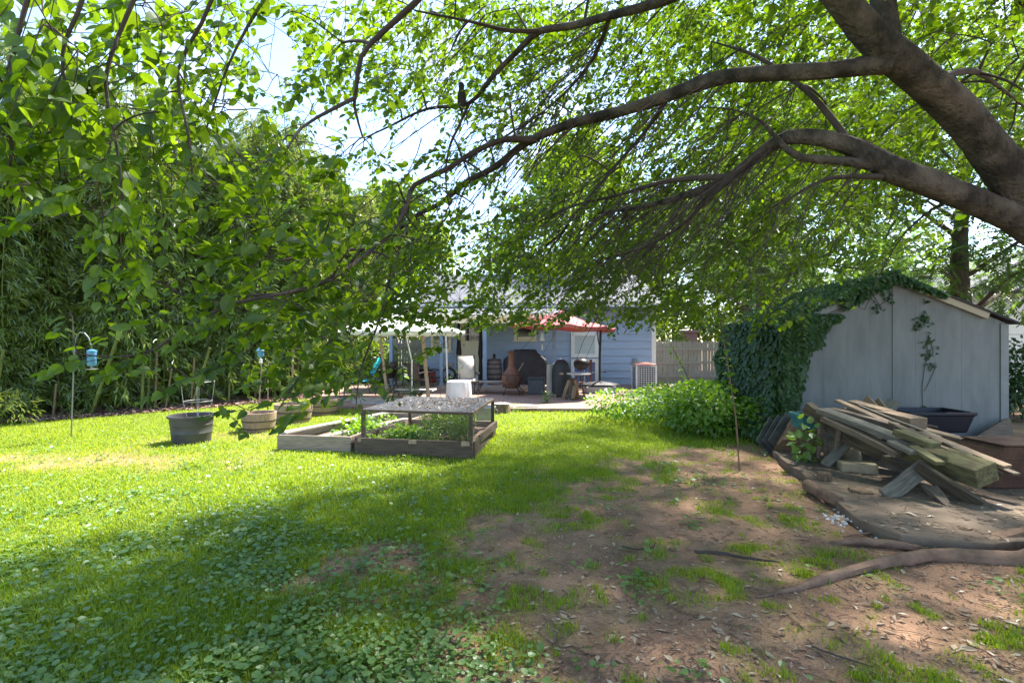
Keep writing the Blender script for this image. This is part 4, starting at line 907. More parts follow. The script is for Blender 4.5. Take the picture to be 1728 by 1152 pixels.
# stumps, logs, stone, slates
def log(name, label, a, b, r0, r1, m, cat='log', n=14, fold=.1, nf=5, group=None, parent=None):
    a = Vector(a); b = Vector(b); mb = MB(); k = 9; d = (b-a)
    q = d.to_track_quat('Z', 'Y'); L = d.length; sd = random.randint(0, 99); n *= 2
    for i in range(k):
        f = i/(k-1); r = r0+(r1-r0)*f
        for j in range(n):
            an_ = 2*math.pi*j/n; rr = r*(1+fold*math.sin(nf*an_+sd)+.22*(fbm(an_*2.2+sd, f*3, sd, 3)-.5)+.08*(vnoise(an_*7, f*9, sd)-.5))
            mb.v.append((rr*math.cos(an_), rr*math.sin(an_), L*f))
    for i in range(k-1): mb.f += [(i*n+j, i*n+(j+1) % n, (i+1)*n+(j+1) % n, (i+1)*n+j) for j in range(n)]
    mb.f += [tuple(range(n))[::-1], tuple((k-1)*n+j for j in range(n))]
    o = mb.build(name, m, parent, smooth=True); o.rotation_mode = 'QUATERNION'; o.rotation_quaternion = q; o.location = a
    return tag(o, label, cat, group)
log('log_stump', 'large hollow rotting stump section left of the wood pile', at(1336, 762, 7.0), at(1352, 720, 7.3), .21, .2, mt['logwood'], 'stump', 18, .12, 4)
for k, (px, lab) in enumerate(((1301, 'leftmost of the slates leaning by the stump'), (1312, 'middle one of the slates leaning by the stump'), (1322, 'slate next to the stump, standing steepest'))):
    plank('slate', lab, at(px-12, 757, 7.25-.05*k), at(px+10+4*k, 716-4*k, 7.45-.05*k), .34, .02, mt['slate'], 'slate', 'slates leaning by the stump', 1.25)
log('edging_log', 'long thin log lying along the slab edge', gp(1362, 818, .09), gp(1418, 848, .07), .06, .05, mt['rootbark'], 'log', 12, .06)
log('short_log', 'short cut log lying under the sticks', at(1370, 772, 6.55), at(1402, 776, 6.4), .05, .045, mt['logwood'], 'log', 12, .05)
log('small_stump', 'small squared stump standing on the slab edge', at(1391, 820, 5.6)+Vector((0, 0, -.03)), at(1391, 797, 5.6), .075, .07, mt['logwood'], 'stump', 10, .08)
log('small_stump', 'low crumbling stump at the broken slab corner', at(1450, 846, 5.15)+Vector((0, 0, -.03)), at(1452, 826, 5.15), .11, .1, mt['logwood'], 'stump', 14, .14, 6)
o = MB().lathe([(0, -.02), (.09, -.01), (.1, .08), (.07, .18), (.02, .22), (0, .22)], n=14, caps=False, fold=.1, nf=3).build('stone', mt['stone'], smooth=True, loc=at(1440, 775, 6.5)+Vector((0, 0, -.05))); tag(o, 'small upright stone in the dark under the pile', 'stone')
# black tub behind the pile, teal tub, rusty bin
tb2 = thing('black_tub', 'dark navy plastic tub resting behind the scrap wood by the shed wall', 'tub', (6.08, 7.5, .30))
def rect_tub(sx, sy, H, fl, th_=.03):
    mb = MB(); q = lambda s, z: [(-sx*s, -sy*s, z), (sx*s, -sy*s, z), (sx*s, sy*s, z), (-sx*s, sy*s, z)]
    rings = [q(.82, 0), q(.86, .03), q(1, H-.05), q(1.06, H-.045), q(1.06, H), q(.97, H), q(.8, .04)]
    for r_ in rings: mb.v += r_
    for i in range(len(rings)-1): mb.f += [(4*i+j, 4*i+(j+1) % 4, 4*(i+1)+(j+1) % 4, 4*(i+1)+j) for j in range(4)]
    mb.f += [(3, 2, 1, 0), tuple(4*(len(rings)-1)+j for j in range(4))]; return mb
rect_tub(.45, .28, .30, 0).build('tray', mt['navytub'], tb2, bevel=.03)
for sx in (-.3, .28): MB().bar((sx, 0, 0), (sx, 0, -.33), .08, .06).build('leg', mt['black'], tb2)
o = rect_tub(.2, .15, .2, 0).build('teal_tub', mt['teal'], bevel=.02, loc=at(1368, 722, 6.85)); tag(o, 'small teal plastic tub behind the left end of the pile', 'tub')
o = MB().lathe([(.08, -.4), (.09, 0)], n=10).build('stand', mt['logwood'], o)
rb = thing('rusty_bin', 'low rusty brown steel bin at the right edge of the picture on the slab', 'bin', (5.35, 5.25, .09))
mb = MB(); pol = [(-.5, .0), (1.5, .0), (1.5, .42), (-.3, .43), (-.42, .3)]
mb.prism_y(pol, 0, .5); mb.build('body', mt['rust'], rb, bevel=.02)
MB().box(-.31, 1.5, -.012, .51, .432, .45).build('rim', mt['rust'], rb, bevel=.01)
for z in (.12, .26): MB().box(-.4, 1.5, -.014, -.002, z, z+.03).build('rib', mt['rust'], rb)
# roots and sticks on the ground
def root(name, label, pts, rad, m, cat='tree root', n=14, wob=.08):
    P_ = [Vector(p) for p in pts]; out = []; rr = []
    for i in range(len(P_)-1):
        p0 = P_[max(i-1, 0)]; p1 = P_[i]; p2 = P_[i+1]; p3 = P_[min(i+2, len(P_)-1)]
        for k in range(6):
            t_ = k/6; out.append(.5*((2*p1)+(p2-p0)*t_+(2*p0-5*p1+4*p2-p3)*t_*t_+(3*p1-p0-3*p2+p3)*t_**3)); rr.append(rad[i]+(rad[i+1]-rad[i])*t_)
    out.append(P_[-1]); rr.append(rad[-1])
    out = [p+Vector((random.uniform(-1, 1), random.uniform(-1, 1), random.uniform(-.5, .5)))*.004 for p in out]
    return tag(MB().tube(out, rr, n, wob=wob*.5, nz=.7).build(name, m, smooth=True), label, cat)
root('tree_root', 'long smooth tree root snaking from the right edge across the bare earth', [(4.25, 3.85, .10), (3.7, 3.72, .015), (3.2, 3.78, .025), (2.88, 3.73, .022), (2.45, 3.6, .006), (2.05, 3.43, -.002), (1.85, 3.33, -.008), (1.55, 3.24, -.02)], [.11, .06, .05, .045, .036, .028, .018, .009], mt['rootbark'])
root('tree_root', 'short thick root stub beside the slab corner at the right', [(4.4, 4.1, .1), (3.95, 4.02, .04), (3.6, 3.95, .02), (3.5, 3.9, -.03)], [.1, .08, .06, .03], mt['rootbark'])
root('tree_root', 'thin brown root lying in front of the slab corner', [(3.2, 3.93, .0), (2.95, 4.0, .02), (2.7, 4.05, .015), (2.5, 4.1, -.02)], [.02, .035, .03, .01], mt['rootbark'])
root('fallen_stick', 'dark fallen stick lying on the bare earth in the middle', [gp(1172, 930, .02), gp(1215, 933, .02), gp(1255, 940, .015), gp(1315, 948, .01)], [.012, .014, .011, .005], mt['twig'], 'stick', 7)
root('fallen_stick', 'thin crooked twig on the grass edge left of the dark stick', [gp(1050, 921, .02), gp(1075, 926, .02), gp(1100, 924, .02), gp(1106, 914, .04)], [.008, .008, .006, .003], mt['twig'], 'stick', 6)
root('fallen_stick', 'thin twig lying low in the right foreground', [gp(1370, 1090, .02), gp(1420, 1108, .02), gp(1475, 1125, .01)], [.005, .005, .002], mt['twig'], 'stick', 6)
root('fallen_stick', 'pale curved stick near the white rubble by the slab', [gp(1424, 905, .02), gp(1455, 900, .02), gp(1500, 896, .02)], [.008, .01, .004], mt['rootbark'], 'stick', 6)
# bird on a branch
bd = thing('bird', 'small dark bird perched upright on a branch below the sky gap', 'bird', at(779, 176, 4.35))
mb = MB(); secs = [(-.085, .0, .006), (-.05, .004, .012), (-.02, .004, .026), (.02, 0, .036), (.07, -.004, .036), (.105, -.01, .028), (.12, -.014, .023), (.145, -.02, .026), (.165, -.022, .02), (.178, -.022, .006)]
n = 12
for z, y, r in secs:
    for j in range(n): a = 2*math.pi*j/n; mb.v.append((r*math.cos(a), y+r*1.15*math.sin(a), z))
for k in range(len(secs)-1): mb.f += [(k*n+j, k*n+(j+1) % n, (k+1)*n+(j+1) % n, (k+1)*n+j) for j in range(n)]
mb.f += [tuple(range(n))[::-1], tuple((len(secs)-1)*n+j for j in range(n))]
mb.build('body', mt['bird'], bd, smooth=True)
MB().add([(-.008, -.044, .158), (.008, -.044, .158), (0, -.044, .166), (0, -.07, .155)], [(0, 1, 3), (1, 2, 3), (2, 0, 3), (0, 2, 1)]).build('beak', mt['black'], bd)
for s in (-1, 1):
    MB().tube([(s*.012, 0, .0), (s*.012, -.005, -.015)], .003, 5).build('leg', mt['bird'], bd)
    MB().add([(s*.034, -.01, .1), (s*.037, .02, .06), (s*.014, .03, -.05), (s*.03, -.005, .0)], [(0, 1, 2, 3)]).build('wing', mt['bird'], bd)
# ================================================================== SHADE TREE over the camera
tree = thing('shade_tree', 'large spreading shade tree whose limbs reach in from the right and hang over the lawn', 'tree', (4.3, 3.6, 0))
def TP(o): o.matrix_parent_inverse = Matrix.Translation((-4.3, -3.6, 0)); return o
def limb(pts, rad):
    P_ = [Vector(p) for p in pts]; out = []; rr = []
    for i in range(len(P_)-1):
        p0 = P_[max(i-1, 0)]; p1 = P_[i]; p2 = P_[i+1]; p3 = P_[min(i+2, len(P_)-1)]
        L = (p2-p1).length; K = max(2, int(L/.09))
        for k in range(K):
            t_ = k/K; out.append(.5*((2*p1)+(p2-p0)*t_+(2*p0-5*p1+4*p2-p3)*t_*t_+(3*p1-p0-3*p2+p3)*t_**3)); rr.append(rad[i]+(rad[i+1]-rad[i])*t_)
    out.append(P_[-1]); rr.append(rad[-1]); return out, rr
def px_limb(lst, r): return limb([at(*q) for q in lst], r)
L = {}
L['trunk'] = limb([(4.35, 3.6, -.1), (4.3, 3.6, .15), (4.22, 3.58, .6), (4.15, 3.55, 1.3), (4.05, 3.5, 1.95), (3.88, 3.42, 2.3)], [.42, .31, .25, .23, .22, .2])
L['limb1'] = px_limb([(1840, 420, 3.42), (1745, 350, 3.36), (1700, 292, 3.3), (1640, 212, 3.22), (1565, 140, 3.12), (1497, 88, 3.05), (1440, 25, 3.0), (1385, -40, 2.95), (1300, -160, 2.9), (1150, -330, 2.8)], [.19, .155, .142, .13, .12, .12, .1, .09, .07, .04])
L['limb1b'] = px_limb([(1500, 100, 3.05), (1492, 40, 3.12), (1488, -30, 3.2), (1470, -160, 3.4), (1400, -300, 3.9)], [.1, .09, .085, .07, .04])
L['limb2'] = px_limb([(1830, 440, 3.45), (1728, 378, 3.38), (1650, 342, 3.33), (1560, 305, 3.3), (1505, 285, 3.3), (1450, 253, 3.35), (1392, 234, 3.42), (1330, 232, 3.55), (1285, 258, 3.7), (1235, 298, 3.9), (1180, 322, 4.15), (1100, 345, 4.6), (1010, 360, 5.3)], [.17, .115, .105, .1, .1, .08, .068, .06, .055, .05, .042, .03, .015])
L['branchA'] = px_limb([(1500, 108, 3.05), (1440, 114, 3.1), (1390, 119, 3.16), (1300, 124, 3.3), (1210, 133, 3.5), (1130, 160, 3.75), (1060, 184, 3.95), (960, 210, 4.2), (890, 240, 4.4), (835, 282, 4.6), (790, 306, 4.7), (740, 345, 4.9), (690, 372, 5.0), (640, 430, 5.0), (600, 500, 4.8)], [.075, .062, .058, .056, .057, .055, .05, .045, .04, .034, .03, .026, .022, .016, .008])
L['branchA2'] = px_limb([(905, 236, 4.36), (850, 236, 4.3), (800, 256, 4.2), (760, 282, 4.1), (700, 312, 4.0), (690, 335, 3.9), (675, 370, 3.7), (640, 412, 3.5), (560, 425, 3.1), (470, 440, 2.8)], [.034, .03, .027, .025, .022, .02, .017, .014, .01, .006])
L['branchB'] = px_limb([(1350, -80, 3.0), (1200, -30, 3.2), (1100, 8, 3.5), (1030, 26, 3.7), (965, 44, 3.9), (912, 52, 4.0), (880, 80, 4.1), (832, 128, 4.25), (792, 174, 4.4), (720, 184, 4.4), (660, 212, 4.3), (615, 233, 4.2)], [.05, .045, .038, .034, .032, .03, .026, .024, .02, .014, .01, .006])
L['branchB2'] = px_limb([(912, 52, 4.0), (860, 52, 3.9), (790, 36, 3.7), (700, 18, 3.5)], [.022, .018, .012, .007])
L['branchB3'] = px_limb([(792, 174, 4.4), (772, 218, 4.45), (758, 250, 4.45), (752, 300, 4.45), (762, 380, 4.5)], [.016, .013, .011, .008, .005])
L['branchC'] = px_limb([(1150, -330, 2.8), (950, -230, 2.7), (760, -60, 2.8), (700, 5, 2.85), (645, 55, 2.9), (610, 95, 2.9), (601, 150, 2.9), (598, 180, 2.95), (612, 232, 3.0)], [.04, .035, .026, .02, .017, .015, .013, .01, .006])
L['branchC2'] = px_limb([(600, 165, 2.9), (560, 185, 2.8), (510, 215, 2.7), (480, 260, 2.5)], [.012, .01, .007, .004])
L['branchD'] = px_limb([(950, -230, 2.7), (700, -190, 2.3), (480, -130, 2.05), (300, -80, 1.9), (120, -60, 1.8), (-80, -30, 1.75)], [.03, .026, .022, .018, .014, .008])
L['hang1'] = px_limb([(160, -65, 1.82), (132, 20, 1.85), (110, 70, 1.87), (106, 120, 1.88), (125, 200, 1.9)], [.009, .007, .006, .005, .003])
L['hang2'] = px_limb([(260, -75, 1.88), (200, 60, 1.9), (178, 140, 1.92), (192, 220, 1.92), (204, 300, 1.92), (205, 350, 1.92)], [.009, .007, .006, .005, .004, .003])
L['hang3'] = px_limb([(400, -105, 1.98), (340, 40, 2.05), (300, 120, 2.1), (318, 230, 2.1), (326, 320, 2.1)], [.009, .007, .006, .005, .003])
L['hang4'] = px_limb([(60, -50, 1.78), (30, 60, 1.8), (10, 150, 1.8), (20, 250, 1.8), (10, 320, 1.8)], [.009, .007, .006, .005, .003])
L['hang5'] = px_limb([(560, -150, 2.12), (440, 10, 2.3), (390, 100, 2.35), (360, 180, 2.4), (330, 280, 2.4)], [.010, .008, .006, .005, .003])
L['branchE'] = px_limb([(1505, 285, 3.3), (1425, 272, 3.35), (1352, 266, 3.45), (1318, 242, 3.5), (1285, 205, 3.6), (1235, 185, 3.8), (1170, 180, 4.1)], [.045, .036, .03, .022, .014, .008, .003])
L['branchF'] = px_limb([(1445, 262, 3.35), (1415, 215, 3.4), (1368, 160, 3.55), (1310, 115, 3.7), (1265, 90, 3.85), (1200, 70, 4.1)], [.03, .025, .022, .018, .014, .006])
L['branchG'] = px_limb([(1490, 298, 3.3), (1430, 298, 3.35), (1385, 305, 3.42), (1340, 330, 3.5), (1298, 352, 3.7)], [.025, .018, .014, .01, .005])
L['branchH'] = px_limb([(1285, 258, 3.7), (1200, 330, 4.0), (1150, 380, 4.3), (1080, 420, 4.8), (1000, 440, 5.4)], [.03, .024, .018, .013, .006])
L['branchI'] = px_limb([(1235, 298, 3.9), (1130, 305, 4.2), (1040, 330, 4.7), (960, 350, 5.4), (880, 390, 6.0)], [.03, .024, .018, .013, .006])
L['branchJ'] = px_limb([(1130, 160, 3.75), (1090, 220, 4.1), (1030, 290, 4.6), (980, 350, 5.2), (930, 420, 5.8)], [.022, .018, .014, .01, .005])
L['branchK'] = px_limb([(1030, 26, 3.7), (1000, 100, 4.1), (950, 160, 4.6), (900, 200, 5.2), (840, 240, 5.8)], [.018, .015, .011, .008, .004])
L['branchL'] = px_limb([(640, 412, 3.5), (560, 470, 2.9), (480, 495, 2.6), (400, 510, 2.4), (335, 540, 2.3), (260, 590, 2.25), (190, 602, 2.2), (130, 596, 2.15)], [.013, .011, .009, .008, .007, .005, .004, .002])
L['branchM'] = px_limb([(480, 495, 2.6), (400, 500, 2.5), (330, 508, 2.4), (280, 480, 2.35), (248, 468, 2.3)], [.007, .006, .005, .004, .002])
L['branchN'] = px_limb([(640, 430, 5.0), (600, 500, 4.3), (560, 570, 3.6), (510, 630, 3.2), (470, 690, 2.9)], [.015, .012, .009, .006, .003])
L['branchO'] = px_limb([(690, 372, 5.0), (660, 460, 4.4), (640, 540, 3.9), (610, 620, 3.5), (600, 690, 3.2)], [.014, .011, .008, .006, .003])
L['branchP'] = px_limb([(1385, -40, 2.95), (1500, -140, 3.6), (1600, -120, 4.4), (1680, -40, 5.2), (1740, 30, 6)], [.05, .04, .03, .02, .01])
L['branchQ'] = px_limb([(1565, 140, 3.12), (1640, 120, 3.6), (1690, 150, 4.2), (1740, 190, 4.8)], [.03, .024, .016, .008])
for nm, key, sides in (('trunk', ('trunk',), 22), ('limb', ('limb1', 'limb1b'), 22), ('limb', ('limb2',), 20)):
    mb = MB()
    for k in key: mb.tube(L[k][0], [q*(.8 if nm == 'limb' else 1) for q in L[k][1]], n=sides+6, wob=.012, nz=.32)
    TP(mb.build(nm, mt['bark'], tree, smooth=True))
for k in L:
    if k.startswith('branch') and k not in ('branchD',) and L[k][1][0] >= .022: TP(MB().tube(L[k][0], [q*.86 for q in L[k][1]], n=12, wob=.04, nz=.45).build('branch', mt['bark'] if L[k][1][0] > .04 else mt['twig'], tree, smooth=True))
mb = MB()
for k in L:
    if (k.startswith('branch') and (L[k][1][0] < .022 or k == 'branchD')) or k.startswith('hang'): mb.tube(*L[k], n=6)
TP(mb.build('thin_branches', mt['twig'], tree, smooth=True))
# knots and branch scars on the limbs
for key in ('limb1', 'limb2'):
    pts, rr = L[key]
    for k in range(7):
        i = random.randrange(4, len(pts)-12); p = pts[i]; r = rr[i]*.8; d = (pts[i+2]-pts[i-2]).normalized(); o_ = Vector((random.uniform(-.6, .6), -1, random.uniform(-.6, .6))); o_ = (o_-d*o_.dot(d)).normalized()
        c = p+o_*r*.9; s_ = r*random.uniform(.22, .42); mb = MB(); mb.tube([c-o_*r*.25, c+o_*s_*.25, c+o_*s_*.6, c+o_*s_*.5], [s_*1.5, s_*1.1, s_*.7, s_*.25], 12, wob=.12)
        TP(mb.build('knot', mt['bark'], tree, smooth=True))

# --- density plan of the canopy: coverage (tenths) by blocks of the view, turned into twigs at their own distances
DENS = ["888777778888876555", "887567778877765344", "885643677777764333", "888854424566676433", "876776445677776333",
        "555577755678885322", "123478877788864321", "001478888898741000", "023578988878841000", "011258620000000000", "000135200000000000"]
def depth_mean(px): return np.interp(px, [0, 150, 300, 450, 600, 750, 900, 1050, 1250, 1400, 1728], [1.8, 2.0, 2.5, 3.2, 4.1, 5.0, 5.8, 6.3, 5.8, 5.0, 4.4])
starts = []; dirs = []; lens = []; nlv = []; lsz = []
def add_spray(p, d, ln, n, s): starts.append(p); dirs.append(d); lens.append(ln); nlv.append(n); lsz.append(s)
def spray_dir(n, px):
    d = rng.normal(size=(n, 3))*.55; d[:, 0] -= .62; d[:, 2] -= .45; d[:, 1] += .12*np.sign(px-500); return unit(d)
HOLES = [(660, 228, 75, 42), (455, 75, 38, 75), (205, 105, 38, 32), (500, 190, 30, 26), (415, 225, 22, 30), (745, 215, 40, 26), (880, 310, 40, 22), (1040, 160, 24, 22)]
for r_, row in enumerate(DENS):
    for c_, ch in enumerate(row):
        cov = int(ch)/10
        if cov <= 0: continue
        lai = -math.log(1-min(cov, .9))*2.0
        if c_ >= 12: lai *= .8                     # thinner here: other crowns stand behind
        dm = float(depth_mean(c_*96+48)); big = 1.0
        if 4 <= c_ <= 6 and r_ >= 6: dm *= .88; big = 1.12
        a_leaf = (864*.066*big/dm)**2*.30
        n = lai*6144*(.5 if r_ == 8 and c_ >= 6 else 1)/(a_leaf*13); n = int(n)+(rng.random() < n-int(n))
        for k in range(n):
            px = (c_+rng.random())*96; py = (r_+rng.random()*(.5 if r_ == 8 and c_ >= 6 else 1))*64
            if any(((px-hx_)/a_)**2+((py-hy)/b_)**2 < 1 for hx_, hy, a_, b_ in HOLES) and rng.random() < .92: continue
            dd = dm*rng.uniform(.78, 1.38) if px > 420 else dm*rng.uniform(.88, 1.3)
            c = np.array(at(px, py, dd)); ln = rng.uniform(.26, .5)*min(1, .55+dd/7)
            d = spray_dir(1, px)[0]
            if c[2] < 1.9: d[2] = abs(d[2])*-.6
            add_spray(c-d*ln*.5, d, ln, int(rng.integers(9, 18)), rng.uniform(.054, .080)*big)
# explicit low sprigs at the left
for key, n in (('branchL', 17), ('branchM', 8), ('hang1', 4), ('hang2', 7), ('hang3', 6), ('hang4', 5), ('hang5', 5), ('branchN', 9), ('branchO', 9)):
    pts = L[key][0]; m0 = int(len(pts)*(.25 if key[0] == 'b' else .35))
    for k in range(n):
        i = int(m0+(len(pts)-1-m0)*(k+.5)/n); p = np.array(pts[i]); t_ = np.array(pts[min(i+3, len(pts)-1)]-pts[max(i-3, 0)]); t_ = t_/np.linalg.norm(t_)
        sd = np.cross(t_, UP); sd = sd/np.linalg.norm(sd)*(1 if k % 2 else -1)
        d = t_*.8+sd*rng.uniform(.1, .6)+np.array([0, 0, rng.uniform(-.2, .15)]); d = d/np.linalg.norm(d)
        add_spray(p, d, rng.uniform(.12, .26), int(rng.integers(5, 10)), rng.uniform(.05, .07))
# upper canopy above the picture (it shades the lawn and the shed)
def shade_side(x, y):
    return rng.random() < (x-np.interp(y, [0, 2.4, 4.3, 6.5, 11, 14], [-3.4, -3.4, -3.5, -2.6, 1.7, 5.0])-.25*math.sin(y*3))/(1.9 if y < 6 else 1.5)
ct = math.cos(R(SUN_EL))/math.sin(R(SUN_EL)); sxh, syh = math.sin(R(SUN_AZ))*ct, math.cos(R(SUN_AZ))*ct
k = 0
while k < 6500:
    x, y, z = rng.uniform(-5, 10.5), rng.uniform(-.5, 13), rng.uniform(3.9, 8.5)
    if y > .2 and z < 1.75+.72*y and not (x > 2.6 and y > 5.5 and z > 3.9+.1*(y-5)): continue
    gx_, gy_ = x-sxh*z, y-syh*z
    if not shade_side(gx_, gy_): continue
    if fbm(gx_*.9, gy_*.9, 91, 2) > .78: continue
    d = spray_dir(1, 900)[0]; add_spray(np.array([x, y, z]), d, rng.uniform(.4, .7), 17, rng.uniform(.075, .10)); k += 1
for k in range(500):                       # tree's unseen crown behind the camera, added to darken shed and limbs
    p = np.array([rng.uniform(1, 9), rng.uniform(-1.5, 4.5), rng.uniform(3.2, 8.5)])
    if p[1] > -.3 and p[0] < 1.25*p[1]+1.5 and p[2] < 1.75+.75*max(p[1], 0)+1: continue
    if p[1] < 0 and p[0] < 0 and p[2] < 4: continue
    add_spray(p, spray_dir(1, 900)[0], rng.uniform(.4, .7), 16, rng.uniform(.09, .12))
NHANG = 760                                # bare drooping twigs below the limbs
starts = np.array(starts); dirs = np.array(dirs); lens = np.array(lens); nlv = np.array(nlv); lsz = np.array(lsz); NS = len(starts)
# link every twig back to the wood by a thin drooping branch
nodes = []; 
for k in L:
    if k != 'trunk': nodes += [tuple(p)+(r,) for p, r in zip(*L[k])]
nodes = np.array(nodes); buf = np.zeros((len(nodes)+NS*6, 4)); nn_ = len(nodes); buf[:nn_] = nodes
d0 = np.array([np.min(((nodes[:, :3]-s)**2).sum(1)) for s in starts]); order = np.argsort(d0)
links = []; lr = []
for i in order:
    s = starts[i]; D2 = ((buf[:nn_, :3]-s)**2).sum(1); j = int(np.argmin(D2)); a_ = buf[j, :3]; ra = min(buf[j, 3]*.75, .011); dist = math.sqrt(D2[j])
    if dist < .015: continue
    m1 = a_+(s-a_)*.4+np.array([0, 0, .10*dist])+rng.normal(size=3)*.04*dist; m2 = a_+(s-a_)*.75+np.array([0, 0, .06*dist])+rng.normal(size=3)*.04*dist
    C_ = []
    for t_ in np.linspace(0, 1, 6): C_.append((1-t_)**3*a_+3*(1-t_)**2*t_*m1+3*(1-t_)*t_*t_*m2+t_**3*s)
    C_ = np.array(C_); re = max(.0022, ra*.62); rr = np.linspace(max(ra, .003), re, 6)
    links.append(C_); lr.append(rr); buf[nn_:nn_+5, :3] = C_[1:]; buf[nn_:nn_+5, 3] = rr[1:]; nn_ += 5
hp = np.concatenate([np.array([tuple(q) for q in L[k][0]]) for k in ('branchH', 'branchI', 'branchJ', 'branchE', 'branchG', 'branchA', 'branchK', 'branchO', 'branchF')]+[np.array([tuple(q) for q in L['limb2'][0][len(L['limb2'][0])//2:]])]*3)
hp = hp[(hp[:, 2] > 2.15) & (hp[:, 1] > 3.3)]
hq = buf[:nn_]; hq = hq[(hq[:, 2] > 2.75) & (hq[:, 1] > 3.6) & (hq[:, 1] < 8) & (hq[:, 0] > -1.2) & (hq[:, 0] < 3.2) & (hq[:, 2] < 5), :3]
for k in range(NHANG):
    a_ = hp[rng.integers(0, len(hp))] if k % 3 == 0 else hq[rng.integers(0, len(hq))]; ln = rng.uniform(.35, 1.15); d = np.array([-rng.uniform(.2, .9), rng.normal(0, .35)+.15, -rng.uniform(.25, .9)]); d = d/np.linalg.norm(d)
    C_ = np.array([a_+d*ln*t_+np.array([-.1, 0, -.16])*ln*t_*t_+np.array([.02*math.sin(9*t_+k), .02*math.cos(7*t_+k), .015*math.sin(11*t_+k)]) for t_ in np.linspace(0, 1, 6)])
    links.append(C_); lr.append(np.linspace(.0055, .0015, 6)*rng.uniform(.6, 1.2))
TP(strands('branchlets', np.array(links), np.array(lr), mt['twig'], tree, 4))
tt = np.linspace(0, 1, 6)[None, :, None]
bend = rv(NS)*.12; bend[:, 2] -= .16
SC = starts[:, None, :]+dirs[:, None, :]*lens[:, None, None]*tt+bend[:, None, :]*lens[:, None, None]*tt**2
TP(strands('twigs', SC, np.linspace(.0024, .001, 6)[None, :]*np.ones((NS, 1)), mt['twig'], tree, 3))
# leaves on the twigs
idx = np.repeat(np.arange(NS), nlv); ks = np.concatenate([np.arange(n) for n in nlv]); tn = .12+.88*(ks+.5)/nlv[idx]
P = starts[idx]+dirs[idx]*(lens[idx]*tn)[:, None]+bend[idx]*(lens[idx]*tn**2)[:, None]
side = unit(np.cross(dirs, UP+rv(NS)*.25))[idx]*np.where(ks % 2, 1, -1)[:, None]
D = unit(dirs[idx]*.55+side*.85+rng.normal(size=P.shape)*.28+np.array([0, 0, -.28])); P = P+D*.012
N = unit(UP*1.0+rv(len(P))*.62+np.array([.12, -.05, 0])); S = lsz[idx]*rng.uniform(.6, 1.15, len(P))*(1-.25*(tn > .9))
near = (np.linalg.norm(P-np.array([0, 0, E]), axis=1) < 3.6); seen = (P[:, 1] > .3)
rnd = np.clip(rng.normal(.45, .22, len(P)), 0, 1)
for TT, mk_ in ((T_HI, near & (np.arange(len(P)) % 5 < 3)), (T_HI2, near & (np.arange(len(P)) % 5 >= 3))):
    TP(leaves('foliage', TT, P[mk_], D[mk_], N[mk_], S[mk_]*rng.uniform(.8, 1.2, mk_.sum()), mt['leaf'], tree, rnd[mk_]))
TP(leaves('foliage', T_MID, P[~near], D[~near], N[~near], S[~near], mt['leaf'], tree, rnd[~near]))
print('sprays', NS, 'leaves', len(P), near.sum())

